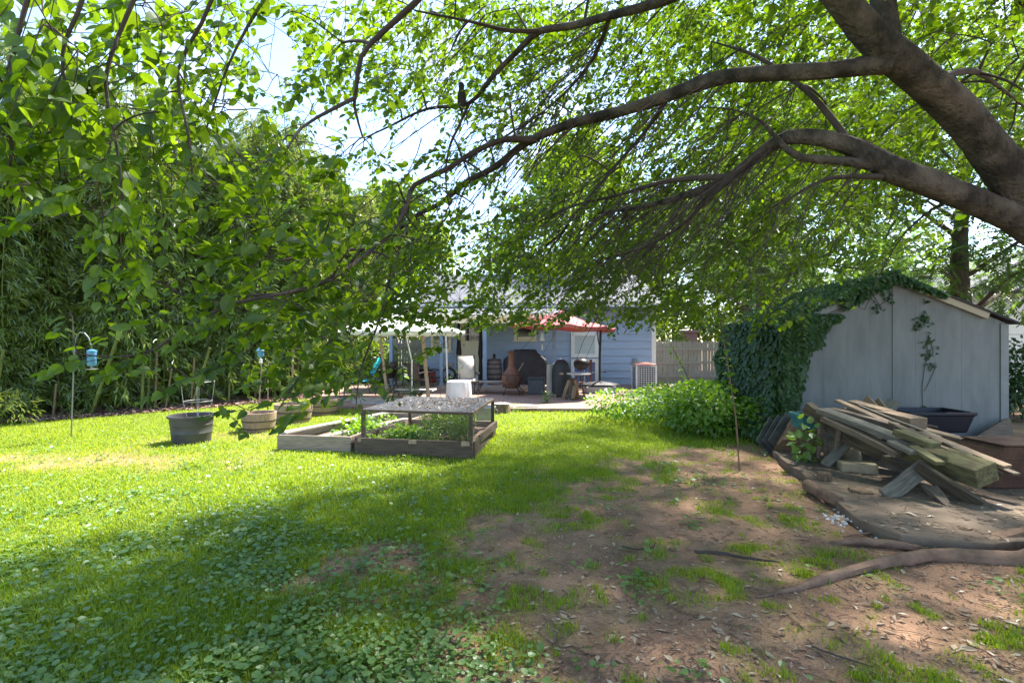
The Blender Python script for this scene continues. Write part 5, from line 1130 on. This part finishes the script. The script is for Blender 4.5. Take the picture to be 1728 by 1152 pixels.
# ================================================================== BACKGROUND TREES
def clump_points(n, centers, radii):
    w = radii**2; ci = rng.choice(len(centers), n, p=w/w.sum()); q = rv(n)*(rng.random(n)**.45)[:, None]
    return centers[ci]+q*radii[ci][:, None]*np.array([1, 1, .72]), q, ci
def make_tree(name, label, x, y, H, cr, base, nl, ls, T, m, group=None, tr=.2, nc=26, lean=(0, 0), compound=False, lift=.5, seedv=0):
    t_ = thing(name, label, 'tree', (x, y, 0), 0, group)
    top = np.array([lean[0]*H, lean[1]*H, H*.86])
    pts = [(0, 0, -.1), (top[0]*.1+.04, top[1]*.1, H*.18), (top[0]*.35-.05, top[1]*.35+.05, H*.42), (top[0]*.7+.04, top[1]*.7, H*.66), tuple(top)]
    P_, rr = limb(pts, [tr*1.25, tr, tr*.8, tr*.5, tr*.12]); MB().tube(P_, rr, 12, wob=.05).build('trunk', mt['farbark'], t_, smooth=True)
    cen = []; mb = MB()
    for k in range(nc):
        f = (k+.5)/nc; z = base+(H-base)*f; a = k*2.4+rng.random(); shape = math.sin(math.pi*min(1, .15+.85*f)**.8)**.6
        r = cr*shape*rng.uniform(.35, 1.0); q = np.array([top[0]*z/H+r*math.cos(a), top[1]*z/H+r*math.sin(a), z+rng.uniform(-.4, .4)])
        cen.append(q); zt = max(.25*H, z-.45*r-.3); ip = min(range(len(P_)), key=lambda i: abs(P_[i].z-zt)); p0 = P_[ip]
        if k % 2 == 0: mid = p0.lerp(Vector(q), .5)+Vector((0, 0, .12*r)); mb.tube([p0, mid, Vector(q)], [min(rr[ip]*.5, .07), .03, .008], 6)
    mb.build('limbs', mt['farbark'], t_, smooth=True)
    cen = np.array(cen); rad = rng.uniform(.24, .42, nc)*cr
    if compound:
        nr = nl//13; A_, q, ci = clump_points(nr, cen, rad); d = unit(q*1.0+rv(nr)*.7+np.array([0, 0, -.25])); ln = rng.uniform(.3, .5, nr)
        C_ = A_[:, None, :]+d[:, None, :]*ln[:, None, None]*np.linspace(0, 1, 4)[None, :, None]+np.array([0, 0, -.15])*ln[:, None, None]*(np.linspace(0, 1, 4)**2)[None, :, None]
        i_ = np.repeat(np.arange(nr), 13); k_ = np.tile(np.arange(13), nr); tn_ = .15+.85*(k_//2)/6
        P2 = A_[i_]+d[i_]*(ln[i_]*tn_)[:, None]+np.array([0, 0, -.15])*(ln[i_]*tn_**2)[:, None]
        sd_ = unit(np.cross(d, UP+rv(nr)*.3))[i_]*np.where(k_ % 2, 1, -1)[:, None]; D2 = unit(d[i_]*.45+sd_+np.array([0, 0, -.3])+rv(len(i_))*.12)
        N2 = unit(UP+rv(nr)[i_]*.4+rv(len(i_))*.2); S2 = ls*rng.uniform(.8, 1.15, len(i_)); rd = np.repeat(np.clip(rng.normal(.45, .2, nr), 0, 1), 13)
        strands('leaf_stalks', C_, np.full((nr, 4), .003), mt['twig'], t_, 3)
    else:
        P2, q, ci = clump_points(nl, cen, rad); D2 = unit(q*.8+rv(nl)*.8+np.array([0, 0, -.3])); N2 = unit(UP*.8+q*.5+rv(nl)*.6); S2 = ls*rng.uniform(.65, 1.2, nl)
        rd = np.clip(rng.normal(.45, .17, nl)+(rng.random(nc)[ci]-.5)*.3, 0, 1)
    leaves('crown', T, P2, D2, N2, S2, m, t_, rd); return t_
BG = 'background trees beyond the shed and house'
make_tree('shade_tree', 'tree with a bare dark trunk rising right behind the shed roof', 11.1, 12.6, 8.5, 4.0, 2.7, 26000, .16, T_NAR, mt['walnut'], tr=.22, nc=30, compound=True)
make_tree('tree', 'bright compound leaved tree standing behind the ridge of the shed', 7.6, 15.5, 8.0, 3.4, 2.0, 20000, .16, T_NAR, mt['walnut'], tr=.16, compound=True)
make_tree('tree', 'tall bright green tree behind the picket fence near the house corner', 8.6, 27.0, 9.0, 3.6, 1.6, 17000, .2, T_MID, mt['treeleaf'])
make_tree('tree', 'leafy tree behind the picket fence close to the shed', 13.5, 26.5, 8.0, 3.4, 1.4, 16000, .2, T_MID, mt['treeleaf'])
make_tree('tree', 'tall tree rising over the house roof on the right half', 3.5, 27.5, 12.5, 4.8, 3.5, 17000, .26, T_MID, mt['treeleaf'], tr=.28)
make_tree('tree', 'broad tree farther right over the fence and shed', 13.5, 25.0, 13.0, 5.0, 2.5, 17000, .25, T_MID, mt['treeleaf'], tr=.28)
make_tree('tree', 'tree beyond the left end of the house above the white umbrella', -6.0, 25.5, 9.0, 3.8, 1.6, 14000, .24, T_MID, mt['treeleaf'], tr=.22)
make_tree('tree', 'tree at the right edge with leaves hanging in front of the white building', 13.6, 11.4, 7.5, 3.2, 2.6, 14000, .16, T_NAR, mt['walnut'], tr=.15, compound=True)
def bush(name, label, x, y, rx, ry, H, nl, ls, T, m, cat='bush', nst=14, tilt=.8, nb=9):
    t_ = thing(name, label, cat, (x, y, 0)); mb = MB()
    n = nl; cen = np.stack([rng.uniform(-.7, .7, nb)*rx, rng.uniform(-.7, .7, nb)*ry, rng.uniform(.25, .68, nb)*H], 1); rad = rng.uniform(.35, .6, nb)
    ci = rng.integers(0, nb, n); q = rv(n)*(rng.random(n)**.33)[:, None]
    P2 = cen[ci]+q*rad[ci][:, None]*np.array([rx, ry, H*.85]); P2[:, 2] = np.abs(P2[:, 2])
    D2 = unit(q+rv(n)*.5+np.array([0, 0, -.2])); N2 = unit(UP*tilt+q*.5+rv(n)*.5)
    for k in range(nst):
        c = cen[rng.integers(0, nb)]; sp_ = .04 if nst <= 10 else .5; mb.tube([(c[0]*sp_, c[1]*sp_, -.03), (c[0]*.7, c[1]*.7, c[2]*.6), tuple(c+rng.normal(size=3)*.1)], [.012, .009, .004], 5)
    mb.build('stems', mt['twig'], t_, smooth=True)
    leaves('foliage', T, P2, D2, N2, ls*rng.uniform(.6, 1.15, n), m, t_, np.clip(rng.normal(.5, .22, n), 0, 1)); return t_
bush('shrub', 'dark green shrub at the right edge beside the shed corner', 10.6, 10.6, 1.5, 1.0, 1.55, 6000, .09, T_MID, mt['ivy'])
bush('shrub', 'bright shrub behind the picket fence at the house corner', 6.2, 21.2, 1.3, .8, 2.5, 4500, .12, T_MID, mt['treeleaf'])
bush('shrub', 'round green shrub behind the right half of the picket fence', 9.6, 21.4, 1.3, .8, 2.7, 4500, .12, T_MID, mt['treeleaf'])
bush('shrub', 'green bushes filling the corner left of the house under the trees', -5.6, 19.2, 1.4, .9, 1.9, 5000, .11, T_MID, mt['treeleaf'])
bush('creeper_mound', 'low sprawling mound of bright creeper between the patio and the shed', 3.15, 10.7, 1.5, 1.3, .68, 7000, .085, T_MID, mt['creeper'], 'creeper')
bush('creeper_mound', 'taller bright leafy thicket crowding against the ivy covered shed side', 3.65, 9.3, .9, 1.2, .85, 7500, .085, T_MID, mt['creeper'], 'creeper')
bush('weed_plant', 'feathery grey green weed at the foot of the wooden stake', gp(716, 670).x, 12.75, .28, .2, .75, 900, .05, T_NAR, mt['tomato'], 'plant', 10)
bush('weed_plant', 'small bright weeds between the stones by the fire pit cover', -1.75, 12.45, .35, .2, .2, 500, .05, T_NAR, mt['creeper'], 'plant', 6)
bush('weed_plant', 'bright weeds at the patio edge beside the stump', -.15, 11.55, .4, .18, .22, 500, .05, T_NAR, mt['creeper'], 'plant', 6)
bush('weed_plant', 'weeds at the post on the patio edge', .85, 12.7, .15, .15, .4, 250, .05, T_NAR, mt['creeper'], 'plant', 5)
bush('seedling', 'broad leaved green seedling beside the stump under the wood pile', 3.75, 6.45, .2, .18, .62, 70, .12, T_MID, mt['clover'], 'plant', 1)
bush('vegetable_plants', 'leafy low vegetables filling the open bed', -2.45, 8.4, .45, .9, .32, 1100, .07, T_MID, mt['creeper'], 'vegetables', 8)
bush('vegetable_plants', 'bright low lettuce like plants along the front of the caged bed', -1.65, 7.5, .5, .25, .34, 1200, .07, T_MID, mt['creeper'], 'vegetables', 8)
# feathery plants in the cage
t_ = thing('tomato_plants', 'thick feathery tomato plants growing in the right half of the wire cage', 'vegetables', (-.95, 7.75, .14)); ns = 46
bx_ = rng.uniform(-.32, .33, ns); by_ = rng.uniform(-.55, .7, ns); hh = rng.uniform(.3, .47, ns)
tp = np.stack([bx_+rng.normal(0, .06, ns), by_+rng.normal(0, .06, ns), hh], 1); b0 = np.stack([bx_, by_, np.zeros(ns)], 1)
C_ = b0[:, None]+(tp-b0)[:, None]*np.linspace(0, 1, 5)[None, :, None]+np.sin(np.linspace(0, 3.1, 5))[None, :, None]*rng.normal(0, .03, (ns, 1, 3))
strands('stems', C_, np.full((ns, 5), .004), mt['culm'], t_, 4)
n = 6500; i_ = rng.integers(0, ns, n); f_ = rng.random(n)**.7; P2 = b0[i_]+(tp-b0)[i_]*f_[:, None]+rng.normal(0, .05, (n, 3)); P2[:, 2] = np.clip(P2[:, 2], .01, .465); P2[:, 0] = np.clip(P2[:, 0], -.62, .38)
leaves('foliage', T_NAR, P2, rv(n)+UP*.2, UP*.5+rv(n), rng.uniform(.025, .055, n), mt['tomato'], t_)
# sapling at the left of the shed
th = thing('sapling', 'thin leaning sapling stem rising in front of the ivy', 'sapling', gp(1248, 795))
o_ = gp(1248, 795); pts, rr = limb([Vector((0, 0, -.02)), at(1242, 710, 6.3)-o_, at(1232, 640, 6.35)-o_, at(1215, 540, 6.4)-o_, at(1196, 450, 6.5)-o_, at(1180, 390, 6.6)-o_], [.010, .009, .008, .007, .006, .003])
MB().tube(pts, rr, 7).build('stem', mt['rootbark'], th, smooth=True)
n = 110; i_ = rng.integers(len(pts)//4, len(pts), n); P2 = np.array([pts[i] for i in i_]); dd = rv(n); dd[:, 2] *= .3
leaves('foliage', T_MID, P2, dd, UP+rv(n)*.3, rng.uniform(.06, .1, n), mt['creeper'], th)
th = thing('sapling', 'short leaning bare stem inside the bright creeper before the fence', 'sapling', (3.75, 10.0, 0))
MB().tube([(0, 0, 0), (-.2, .1, .75), (-.62, .2, 1.6)], [.014, .012, .006], 6).build('stem', mt['rootbark'], th, smooth=True)
n = 30; f_ = rng.uniform(.5, 1, n); leaves('foliage', T_MID, np.stack([-.62*f_, .2*f_, 1.6*f_], 1)+rng.normal(0, .04, (n, 3)), rv(n)*np.array([1, 1, .3]), UP+rv(n)*.3, rng.uniform(.07, .11, n), mt['creeper'], th)

# ================================================================== IVY on the shed
ivy = thing('ivy', 'thick dark ivy blanket covering the left side and roof slope of the shed', 'ivy', (SX0, SY0, 0))
def ivy_pts():
    Pl = []; Nl = []
    n = 9000; y = rng.uniform(SY0-.1, SY1+.1, n); z = rng.random(n)**.9*2.0; th_ = .08+.34*fbm(y*1.6, z*1.6, 71, 3)*np.clip(1.3-z*.25, .5, 1)    # side wall
    Pl.append(np.stack([SX0-th_*rng.uniform(.6, 1.05, n), y, z], 1)); Nl.append(np.tile([-1, -.3, .55], (n, 1)))
    n = 6500; x = SX0-.15+rng.random(n)**1.6*.95; z = rng.random(n)*2.1-.05                                             # front, left edge
    lim = np.interp(z, [0, .4, .9, 1.4, 1.8, 2.15], [.0, .04, .16, .26, .48, .9])+(fbm(z*3, x*3, 81, 3)-.5)*.35; k = (x-SX0 < lim)
    x, z = x[k], z[k]; n = len(x); Pl.append(np.stack([x, SY0-.04-.20*fbm(x*2, z*2, 77, 3)*rng.uniform(.5, 1, n)*np.clip(1.25-(x-SX0), .3, 1), z], 1)); Nl.append(np.tile([-.25, -1, .55], (n, 1)))
    n = 6000; x = SX0-.2+rng.random(n)*(SXA-SX0+.25); y = rng.uniform(SY0-.12, SY1+.15, n); zz = np.where(x < SXA, SZE+(SZA-SZE)*(x-SX0)/(SXA-SX0), SZA-.38*(x-SXA)); kk = (rng.random(n) < np.interp(x, [SX0, SXA-.5, SXA+.1], [1, .85, .35]))
    x, y, zz = x[kk], y[kk], zz[kk]; n = len(x); Pl.append(np.stack([x, y, zz+.06+.12*fbm(x*3, y*3, 79, 3)*rng.random(n)], 1)); Nl.append(np.tile([-.4, -.25, 1], (n, 1)))
    n = 900; x = rng.uniform(SXA-.9, SXA+.75, n); Pl.append(np.stack([x, SY0-.1+rng.uniform(-.03, .02, n), SZE+(SZA-SZE)*(1-np.abs(x-SXA)/1.7)-rng.random(n)**2*.14*np.interp(x, [SXA-.9, SXA+.75], [1.6, .3])+.07], 1)); Nl.append(np.tile([0, -1, .6], (n, 1)))
    n = 2600; x = SX0-.1-rng.random(n)*.6; y = SY0-.2+rng.uniform(-.5, .8, n); Pl.append(np.stack([x, y, rng.random(n)**2*.55*(1-(SX0-x))], 1)); Nl.append(np.tile([-.3, -.6, .9], (n, 1)))
    return np.concatenate(Pl), np.concatenate(Nl).astype(float)
P, N = ivy_pts(); n = len(P); dn = np.array([0, -.15, -1.0])+rv(n)*.75; N = unit(N+rv(n)*.5)
o = leaves('foliage', T_MID, P-np.array([SX0, SY0, 0]), dn, N, rng.uniform(.06, .12, n), mt['ivy'], ivy, np.clip(rng.normal(.4, .25, n), 0, 1))
ns = 90; y0 = rng.uniform(SY0, SY1, ns); zt = rng.uniform(1, 2, ns); C_ = np.stack([np.stack([np.full(ns, -.06)+rng.normal(0, .02, ns), y0-SY0+rng.normal(0, .08, ns), zt*f] , 1) for f in np.linspace(0, 1, 7)], 1)
strands('vine_stems', C_, np.linspace(.008, .003, 7)[None]*np.ones((ns, 1)), mt['twig'], ivy, 4)
# dead vine tracing up the wall
vn = thing('dead_vine', 'withered dark vine clinging to the right half of the grey shed wall', 'vine', (SXA+.45, SY0-.006, .3))
def vp(px, py): q = at(px, py, SY0-.012); return np.array(q)-np.array([SXA+.45, SY0-.006, .3])
mb = MB()
for lst in ([(1557, 690), (1556, 655), (1560, 620), (1566, 600), (1564, 580), (1568, 565)], [(1560, 660), (1570, 640), (1578, 622)], [(1566, 605), (1575, 595), (1572, 580)], [(1478, 525), (1485, 515), (1500, 505), (1503, 485)], [(1488, 520), (1475, 500), (1490, 480)]):
    mb.tube([vp(*q) for q in lst], .0045, 5)
mb.build('stem', mt['twig'], vn, smooth=True)
cl = [(1556, 540, 14, 26), (1548, 550, 8, 12), (1563, 545, 8, 10), (1567, 575, 9, 12), (1565, 598, 12, 16), (1574, 615, 7, 10), (1560, 508, 4, 4), (1480, 518, 10, 12), (1500, 505, 7, 8), (1488, 485, 16, 14), (1557, 685, 3, 4)]
P = np.concatenate([np.array([vp(px+rng.normal(0, s*.5), py+rng.normal(0, s*.5)) for _ in range(k)]) for px, py, s, k in cl]); n = len(P); P[:, 1] -= rng.random(n)*.03
leaves('foliage', T_MID, P, np.array([0, -.1, -1])+rv(n)*.8, np.array([0, -1, .3])+rv(n)*.4, rng.uniform(.04, .075, n), mt['ivy'], vn, rng.random(n)*.3)

# ================================================================== BAMBOO GROVE
def bamboo_mesh(H, nl, seedv):
    """one stalk: culm with nodes, and its leaf mesh; returned as mesh datas"""
    lean = np.array([rng.normal(0, .05), rng.normal(0, .05)]); mb = MB(); r0 = rng.uniform(.016, .026)
    zs = np.arange(0, H, .27); bendv = rng.uniform(.05, .16); az = rng.uniform(-.9, .9)
    def cp_(z): f = z/H; return np.array([lean[0]*z+math.cos(az)*bendv*H*f**3, lean[1]*z-abs(math.sin(az))*bendv*H*f**3, z])
    pts = []; rr = []
    for z in zs:
        f = z/H; r = r0*(1-f*.8); pts += [cp_(z), cp_(z+.012), cp_(z+.025)]; rr += [r, r*1.18, r]
    mb.tube([Vector(p) for p in pts], rr, 7)
    nb_ = nl//16; zz = H*(.05+.95*rng.random(nb_)**1.05); A_ = np.array([cp_(z) for z in zz])
    a = rng.uniform(0, 2*math.pi, nb_); bl = rng.uniform(.3, .95, nb_)*(1-.25*zz/H); d = np.stack([np.cos(a), np.sin(a), rng.uniform(.0, .6, nb_)], 1); d = unit(d)
    t4 = np.linspace(0, 1, 5); C_ = A_[:, None]+d[:, None]*bl[:, None, None]*t4[None, :, None]+np.array([0, 0, -.62])*bl[:, None, None]*(t4**2)[None, :, None]
    i_ = np.repeat(np.arange(nb_), 16); tn_ = rng.uniform(.3, 1, len(i_)); P2 = A_[i_]+d[i_]*(bl[i_]*tn_)[:, None]+np.array([0, 0, -.62])*(bl[i_]*tn_**2)[:, None]+rng.normal(0, .03, (len(i_), 3))
    D2 = unit(d[i_]*.7+rv(len(i_))*.55+np.array([0, 0, -.65])); N2 = unit(UP+rv(len(i_))*.7); rd = np.clip(rng.normal(.3, .16, len(i_))+.45*np.clip(P2[:, 2]/H-.6, 0, 1)*1.2, 0, 1)  # upper leaves run yellower: sunlit tops put into the leaf tone
    return mb, (C_, bl), (P2, D2, N2, rng.uniform(.12, .22, len(i_)), rd)
BL = 'slender bamboo stalk with drooping narrow leaves in the dark grove along the lawn'
BL2 = 'leafless yellow green bamboo culm standing bare at the front of the dark grove'
protos = []
for k in range(6):
    H = rng.uniform(5.6, 7.4); mb, (C_, bl), lv = bamboo_mesh(H, 4600, k)
    th = thing('bamboo', BL, 'bamboo', (0, 0, 0), 0, 'bamboo stalks in the grove')
    mb.build('culm', mt['culm'] if k % 3 else mt['culmdry'], th, smooth=True)
    strands('branchlets', C_, np.linspace(.004, .0015, 5)[None]*np.ones((len(C_), 1)), mt['culm'], th, 3)
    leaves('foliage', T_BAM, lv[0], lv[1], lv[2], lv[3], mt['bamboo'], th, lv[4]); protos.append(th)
used = [False]*6
def edge_x(y): return float(np.interp(y, [p[1] for p in MULCH], [p[0] for p in MULCH]))
spots = []
for y in np.arange(6.8, 22.5, .27):
    for row in range(3):
        yy = y+rng.uniform(-.15, .15); x = edge_x(yy)-rng.uniform(.9, 1.5)-row*1.0; spots.append((x, yy, row))
for (x, y, row) in spots:
    if x/y < -1.5: continue
    k = int(rng.integers(0, 6))
    if not used[k]: o = protos[k]; used[k] = True
    else: o = copy_tree(protos[k])
    o.location = (x, y, .0); o.rotation_euler = (0, 0, rng.uniform(-.7, .7)); s = rng.uniform(.82, 1.1)*(1+.03*row); o.scale = (s, s, s)
mbs = [at(x_, y_, d) for x_, y_, d in ((1, 1, 1),)]
for (px, y0_, lx, h_, r_, m_) in ((290, 11.0, .75, 2.6, .035, 'culm'), (160, 9.6, .15, 2.6, .02, 'culm'), (400, 12.3, .6, 2.3, .03, 'culm'), (255, 11.6, .08, 2.4, .034, 'culm'), (262, 11.9, .05, 2.3, .03, 'culmdry'), (248, 11.8, .12, 2.5, .025, 'culm'), (300, 11.9, .18, 1.4, .02, 'culmdry'), (330, 12.3, .1, 1.7, .02, 'culmdry'), (385, 13.0, .1, 1.8, .025, 'culm'), (430, 13.8, .12, 2.0, .025, 'culmdry'), (500, 14.8, .1, 2.0, .025, 'culm'), (465, 14.3, -.05, 1.9, .022, 'culmdry'), (205, 10.6, .1, 1.2, .02, 'culmdry'), (70, 9.4, .25, 1.1, .03, 'culmdry'), (132, 10.0, .32, 2.3, .032, 'culm')):
    x = (px-864)/864*y0_; x = min(x, edge_x(y0_)-.35)
    mb = MB(); P_ = []; rr = []
    for z in np.arange(0, h_*.72, .24): P_ += [(lx*z/h_*1.2, 0, z), (lx*(z+.015)/h_*1.2, 0, z+.015), (lx*(z+.03)/h_*1.2, 0, z+.03)]; rr += [r_, r_*1.15, r_]
    o = mb.tube([Vector(p) for p in P_], rr, 9).build('bamboo_culm', mt[m_], smooth=True, loc=(x, y0_, -.02)); tag(o, BL2 if m_ == 'culm' else 'leafless dry brown bamboo culm standing bare at the front of the dark grove', 'bamboo', 'bare culms at the front of the grove' if m_ == 'culm' else 'dry bare culms at the front of the grove')
# far side of the grove: reads as one dark mass
n = 26000; yv = rng.uniform(5, 24, n); off = rng.uniform(3.6, 5.5, n); xv = np.interp(yv, [p[1] for p in MULCH], [p[0] for p in MULCH])-off; zv = rng.random(n)*6.5
kind(leaves('bamboo_thicket', T_BAM, np.stack([xv, yv, zv], 1), rv(n)+np.array([0, 0, -.7]), UP+rv(n)*.8, rng.uniform(.3, .6, n), mt['bamboo'], None, rng.random(n)*.4), 'stuff')
bush('low_bamboo', 'low leafy bamboo shoots spilling onto the mulch at the far left', -10.2, 9.6, .9, .5, .7, 2200, .14, T_BAM, mt['bamboo'], 'bamboo', 10)

# ================================================================== GRASS, GROUND COVER, LITTER
def scatter(n, xr, yr, dens, pw=1.0):
    """random ground points, thinner with distance"""
    y = (rng.random(n)*(yr[1]**(1-pw)-yr[0]**(1-pw))+yr[0]**(1-pw))**(1/(1-pw)) if pw != 1 else yr[0]*(yr[1]/yr[0])**rng.random(n)
    x = rng.uniform(-1.06, 1.06, n)*y; k = (x > xr[0]) & (x < xr[1]); x, y = x[k], y[k]
    k = rng.random(len(x)) < dens(x, y); return x[k], y[k]
def free(x, y):
    f = ~inpoly(x, y, PATIO) & ~inpoly(x, y, SLAB) & ~inpoly(x, y, BED_A) & ~inpoly(x, y, BED_B) & (mulch_side(x, y) < .05)
    return f & ~((x > SX0-.1) & (y > SY0)) & ~(((x+5.13)**2+(y-8.2)**2) < .08)
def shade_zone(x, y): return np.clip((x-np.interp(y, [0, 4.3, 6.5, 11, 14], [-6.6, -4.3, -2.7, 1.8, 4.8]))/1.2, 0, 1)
def clover_mask(x, y):
    lf = np.interp(y, [2, 3, 4.3, 6, 7.5, 9], [1, 1, .75, .4, .25, .1])*np.clip((.1-(x-np.interp(y, [2, 4, 6], [-.3, -.6, -.2])))*1.2+.5, 0, 1)
    near = np.exp(-(((x+.55)/.55)**2+((y-2.5)/.22)**2))*1.2
    r = .75*np.exp(-(((x-2.35)/.65)**2+((y-6.1)/.7)**2))+.6*np.exp(-(((x-3.3)/.5)**2+((y-7.4)/.5)**2))+.45*np.exp(-(((x-.9)/.5)**2+((y-5.8)/.5)**2))
    pch = np.clip((fbm(x*1.7+9, y*1.7, 111, 3)-.5)*5, 0, 1)
    return .62*np.clip(lf*(.3+1.0*pch)+near*(.4+.8*pch)+r*pch+.10*np.clip((fbm(x*2.5, y*2.5, 121, 2)-.62)*9, 0, 1), 0, 1)
x, y = scatter(560000, (-13, 7), (2.1, 15.5), lambda x, y: free(x, y)*np.clip(grass_mask(x, y)*1.25-.18, 0, 1)*(1-.85*lawn_dry(x, y))*(1-.5*clover_mask(x, y)*(y < 6)), 1.25)
n = len(x); z = gz(x, y); print('blades', n)
hgt = rng.uniform(.028, .06, n)*(.7+.6*fbm(x*1.3, y*1.3, 131, 2))*(.55+.45*np.clip(grass_mask(x, y)*1.3, 0, 1))*np.where(shade_zone(x, y) > .5, 1.1, .85); wid = .0028+.00075*y
a = rng.uniform(0, 2*np.pi, n); ld = np.stack([np.cos(a), np.sin(a), np.zeros(n)], 1)*rng.uniform(.15, .8, n)[:, None]
sdv = np.stack([-np.sin(a), np.cos(a), np.zeros(n)], 1); base = np.stack([x, y, z-.004], 1)
v0 = base-sdv*wid[:, None]/2; v1 = base+sdv*wid[:, None]/2; midp = base+ld*hgt[:, None]*.35+UP*hgt[:, None]*.62; v2 = midp+sdv*wid[:, None]*.38; v3 = midp-sdv*wid[:, None]*.38; v4 = base+ld*hgt[:, None]+UP*hgt[:, None]*.95
V = np.stack([v0, v1, v2, v3, v4], 1).reshape(-1, 3); bi = np.arange(n)[:, None]*5
me = bpy.data.meshes.new('grass'); fill(me, V, np.concatenate([bi+np.array([[0, 1, 2, 3]]), bi+np.array([[3, 2, 4]])], 1).ravel(), np.tile([4, 3], n))
rd = np.clip(rng.normal(.35, .2, n)+.35*(1-shade_zone(x, y))*fbm(x*.9, y*.9, 141, 2)+.5*lawn_dry(x, y), 0, 1)  # blades outside the canopy shadow get lighter tones, sunlight put into the colour
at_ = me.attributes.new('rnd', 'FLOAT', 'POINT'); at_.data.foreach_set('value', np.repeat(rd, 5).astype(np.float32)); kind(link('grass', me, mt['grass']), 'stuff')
x, y = scatter(120000, (-9, 5), (2.1, 9.5), lambda x, y: free(x, y)*clover_mask(x, y), 1.35); n = len(x); z = gz(x, y)+rng.uniform(.012, .055, n); a = rng.uniform(0, 6.28, n); print('clover', n)
D = np.stack([np.cos(a), np.sin(a), rng.uniform(-.25, .15, n)], 1)
Nn = UP+rv(n)*.6; sz = rng.uniform(.012, .036, n)*rng.uniform(.8, 1.25, n)*(1+.02*y); rc = np.clip(rng.normal(.45, .3, n), 0, 1); q1 = vnoise(x*2.2, y*2.2, 161)+rng.normal(0, .18, n) > .42; PP = np.stack([x, y, z], 1)
kind(leaves('ground_cover', T_ROUND, PP[q1], D[q1], Nn[q1], sz[q1], mt['clover'], None, rc[q1]), 'stuff')
kind(leaves('ground_cover', T_MID, PP[~q1], D[~q1], Nn[~q1], sz[~q1]*1.5, mt['clover'], None, rc[~q1]**1.4), 'stuff')
# dry leaves and twigs lying about
x, y = scatter(5600, (-6, 6), (2.1, 9), lambda x, y: (~inpoly(x, y, BED_A) & ~inpoly(x, y, BED_B) & ~inpoly(x, y, PATIO))*np.clip(.12+.9*(1-grass_mask(x, y)), 0, 1), 1.3); n = len(x); sl = inpoly(x, y, SLAB)
z = np.where(sl, .096, gz(x, y)+.008); a = rng.uniform(0, 6.28, n)
kind(leaves('dry_leaves', T_NAR, np.stack([x, y, z], 1), np.stack([np.cos(a), np.sin(a), rng.normal(0, .12, n)], 1), UP+rv(n)*.35, rng.uniform(.02, .085, n)*rng.uniform(.6, 1.2, n), mt['dry'], None, rng.random(n)**1.5), 'stuff')
x, y = scatter(5200, (-3, 6), (2.1, 8.5), lambda x, y: (1-grass_mask(x, y))*.8, 1.3); n = len(x); z = np.where(inpoly(x, y, SLAB), .094, gz(x, y)+.006); a = rng.uniform(0, 6.28, n); l = rng.uniform(.03, .16, n)
C_ = np.stack([np.stack([x+np.cos(a)*l*(f-.5)+.01*np.sin(f*5+a), y+np.sin(a)*l*(f-.5), z+.004*np.sin(f*3)], 1) for f in np.linspace(0, 1, 4)], 1)
kind(strands('twig_litter', C_, rng.uniform(.0012, .003, n)[:, None]*np.ones((1, 4)), mt['rootbark'], None, 4), 'stuff')
# soil crumbs and pale rubble
x, y = scatter(26000, (-3, 6), (2.1, 8), lambda x, y: (1-grass_mask(x, y))*(~inpoly(x, y, SLAB))*np.clip(fbm(x*2, y*2, 151, 2)*1.3, 0, 1), 1.3); n = len(x)
T_ROCK = (np.array([(-.5, -.4, 0), (.5, -.45, 0), (.4, .5, 0), (-.45, .4, 0), (-.15, -.1, .45), (.2, .1, .5)]), [(0, 1, 5, 4), (1, 2, 5), (2, 3, 4, 5), (3, 0, 4)])
mt['crumb'] = leafmat('earth_crumb', (.20, .12, .08), (.38, .25, .17), (.01, .01, .01), (.01, .01, .01), .02, .01)
kind(leaves('earth_crumbs', T_ROCK, np.stack([x, y, gz(x, y)-.002], 1), rv(n)*np.array([1, 1, 0])+1e-3, UP+rv(n)*.2, rng.uniform(.006, .02, n), mt['crumb'], None), 'stuff')
c = gp(1438, 880); n = 130; x = c.x+rng.normal(0, .13, n)-.0; y = c.y+rng.normal(0, .14, n)
mt['rubbl'] = leafmat('pale_rubble_chip', (.35, .32, .28), (.72, .70, .68), (.01, .01, .01), (.01, .01, .01), .02, .03)
kind(leaves('pale_rubble', T_ROCK, np.stack([x, y, gz(x, y)], 1), rv(n)*np.array([1, 1, 0])+1e-3, UP+rv(n)*.4, rng.uniform(.015, .06, n)*rng.uniform(.4, 1, n), mt['rubbl'], None), 'stuff')
# bark chips on the mulch
n = 20000; y = rng.uniform(7, 19, n); x = np.interp(y, [p[1] for p in MULCH], [p[0] for p in MULCH])+.12-rng.random(n)**1.3*1.8; a = rng.uniform(0, 6.28, n); off = np.interp(y, [p[1] for p in MULCH], [p[0] for p in MULCH])-x
kind(leaves('mulch_chips', T_LO, np.stack([x, y, .006+np.clip(off, 0, 2)*.032+rng.uniform(0, .03, n)], 1), np.stack([np.cos(a), np.sin(a), rng.normal(0, .3, n)], 1), UP+rv(n)*.6, rng.uniform(.05, .13, n), mt['chip'], None), 'stuff')
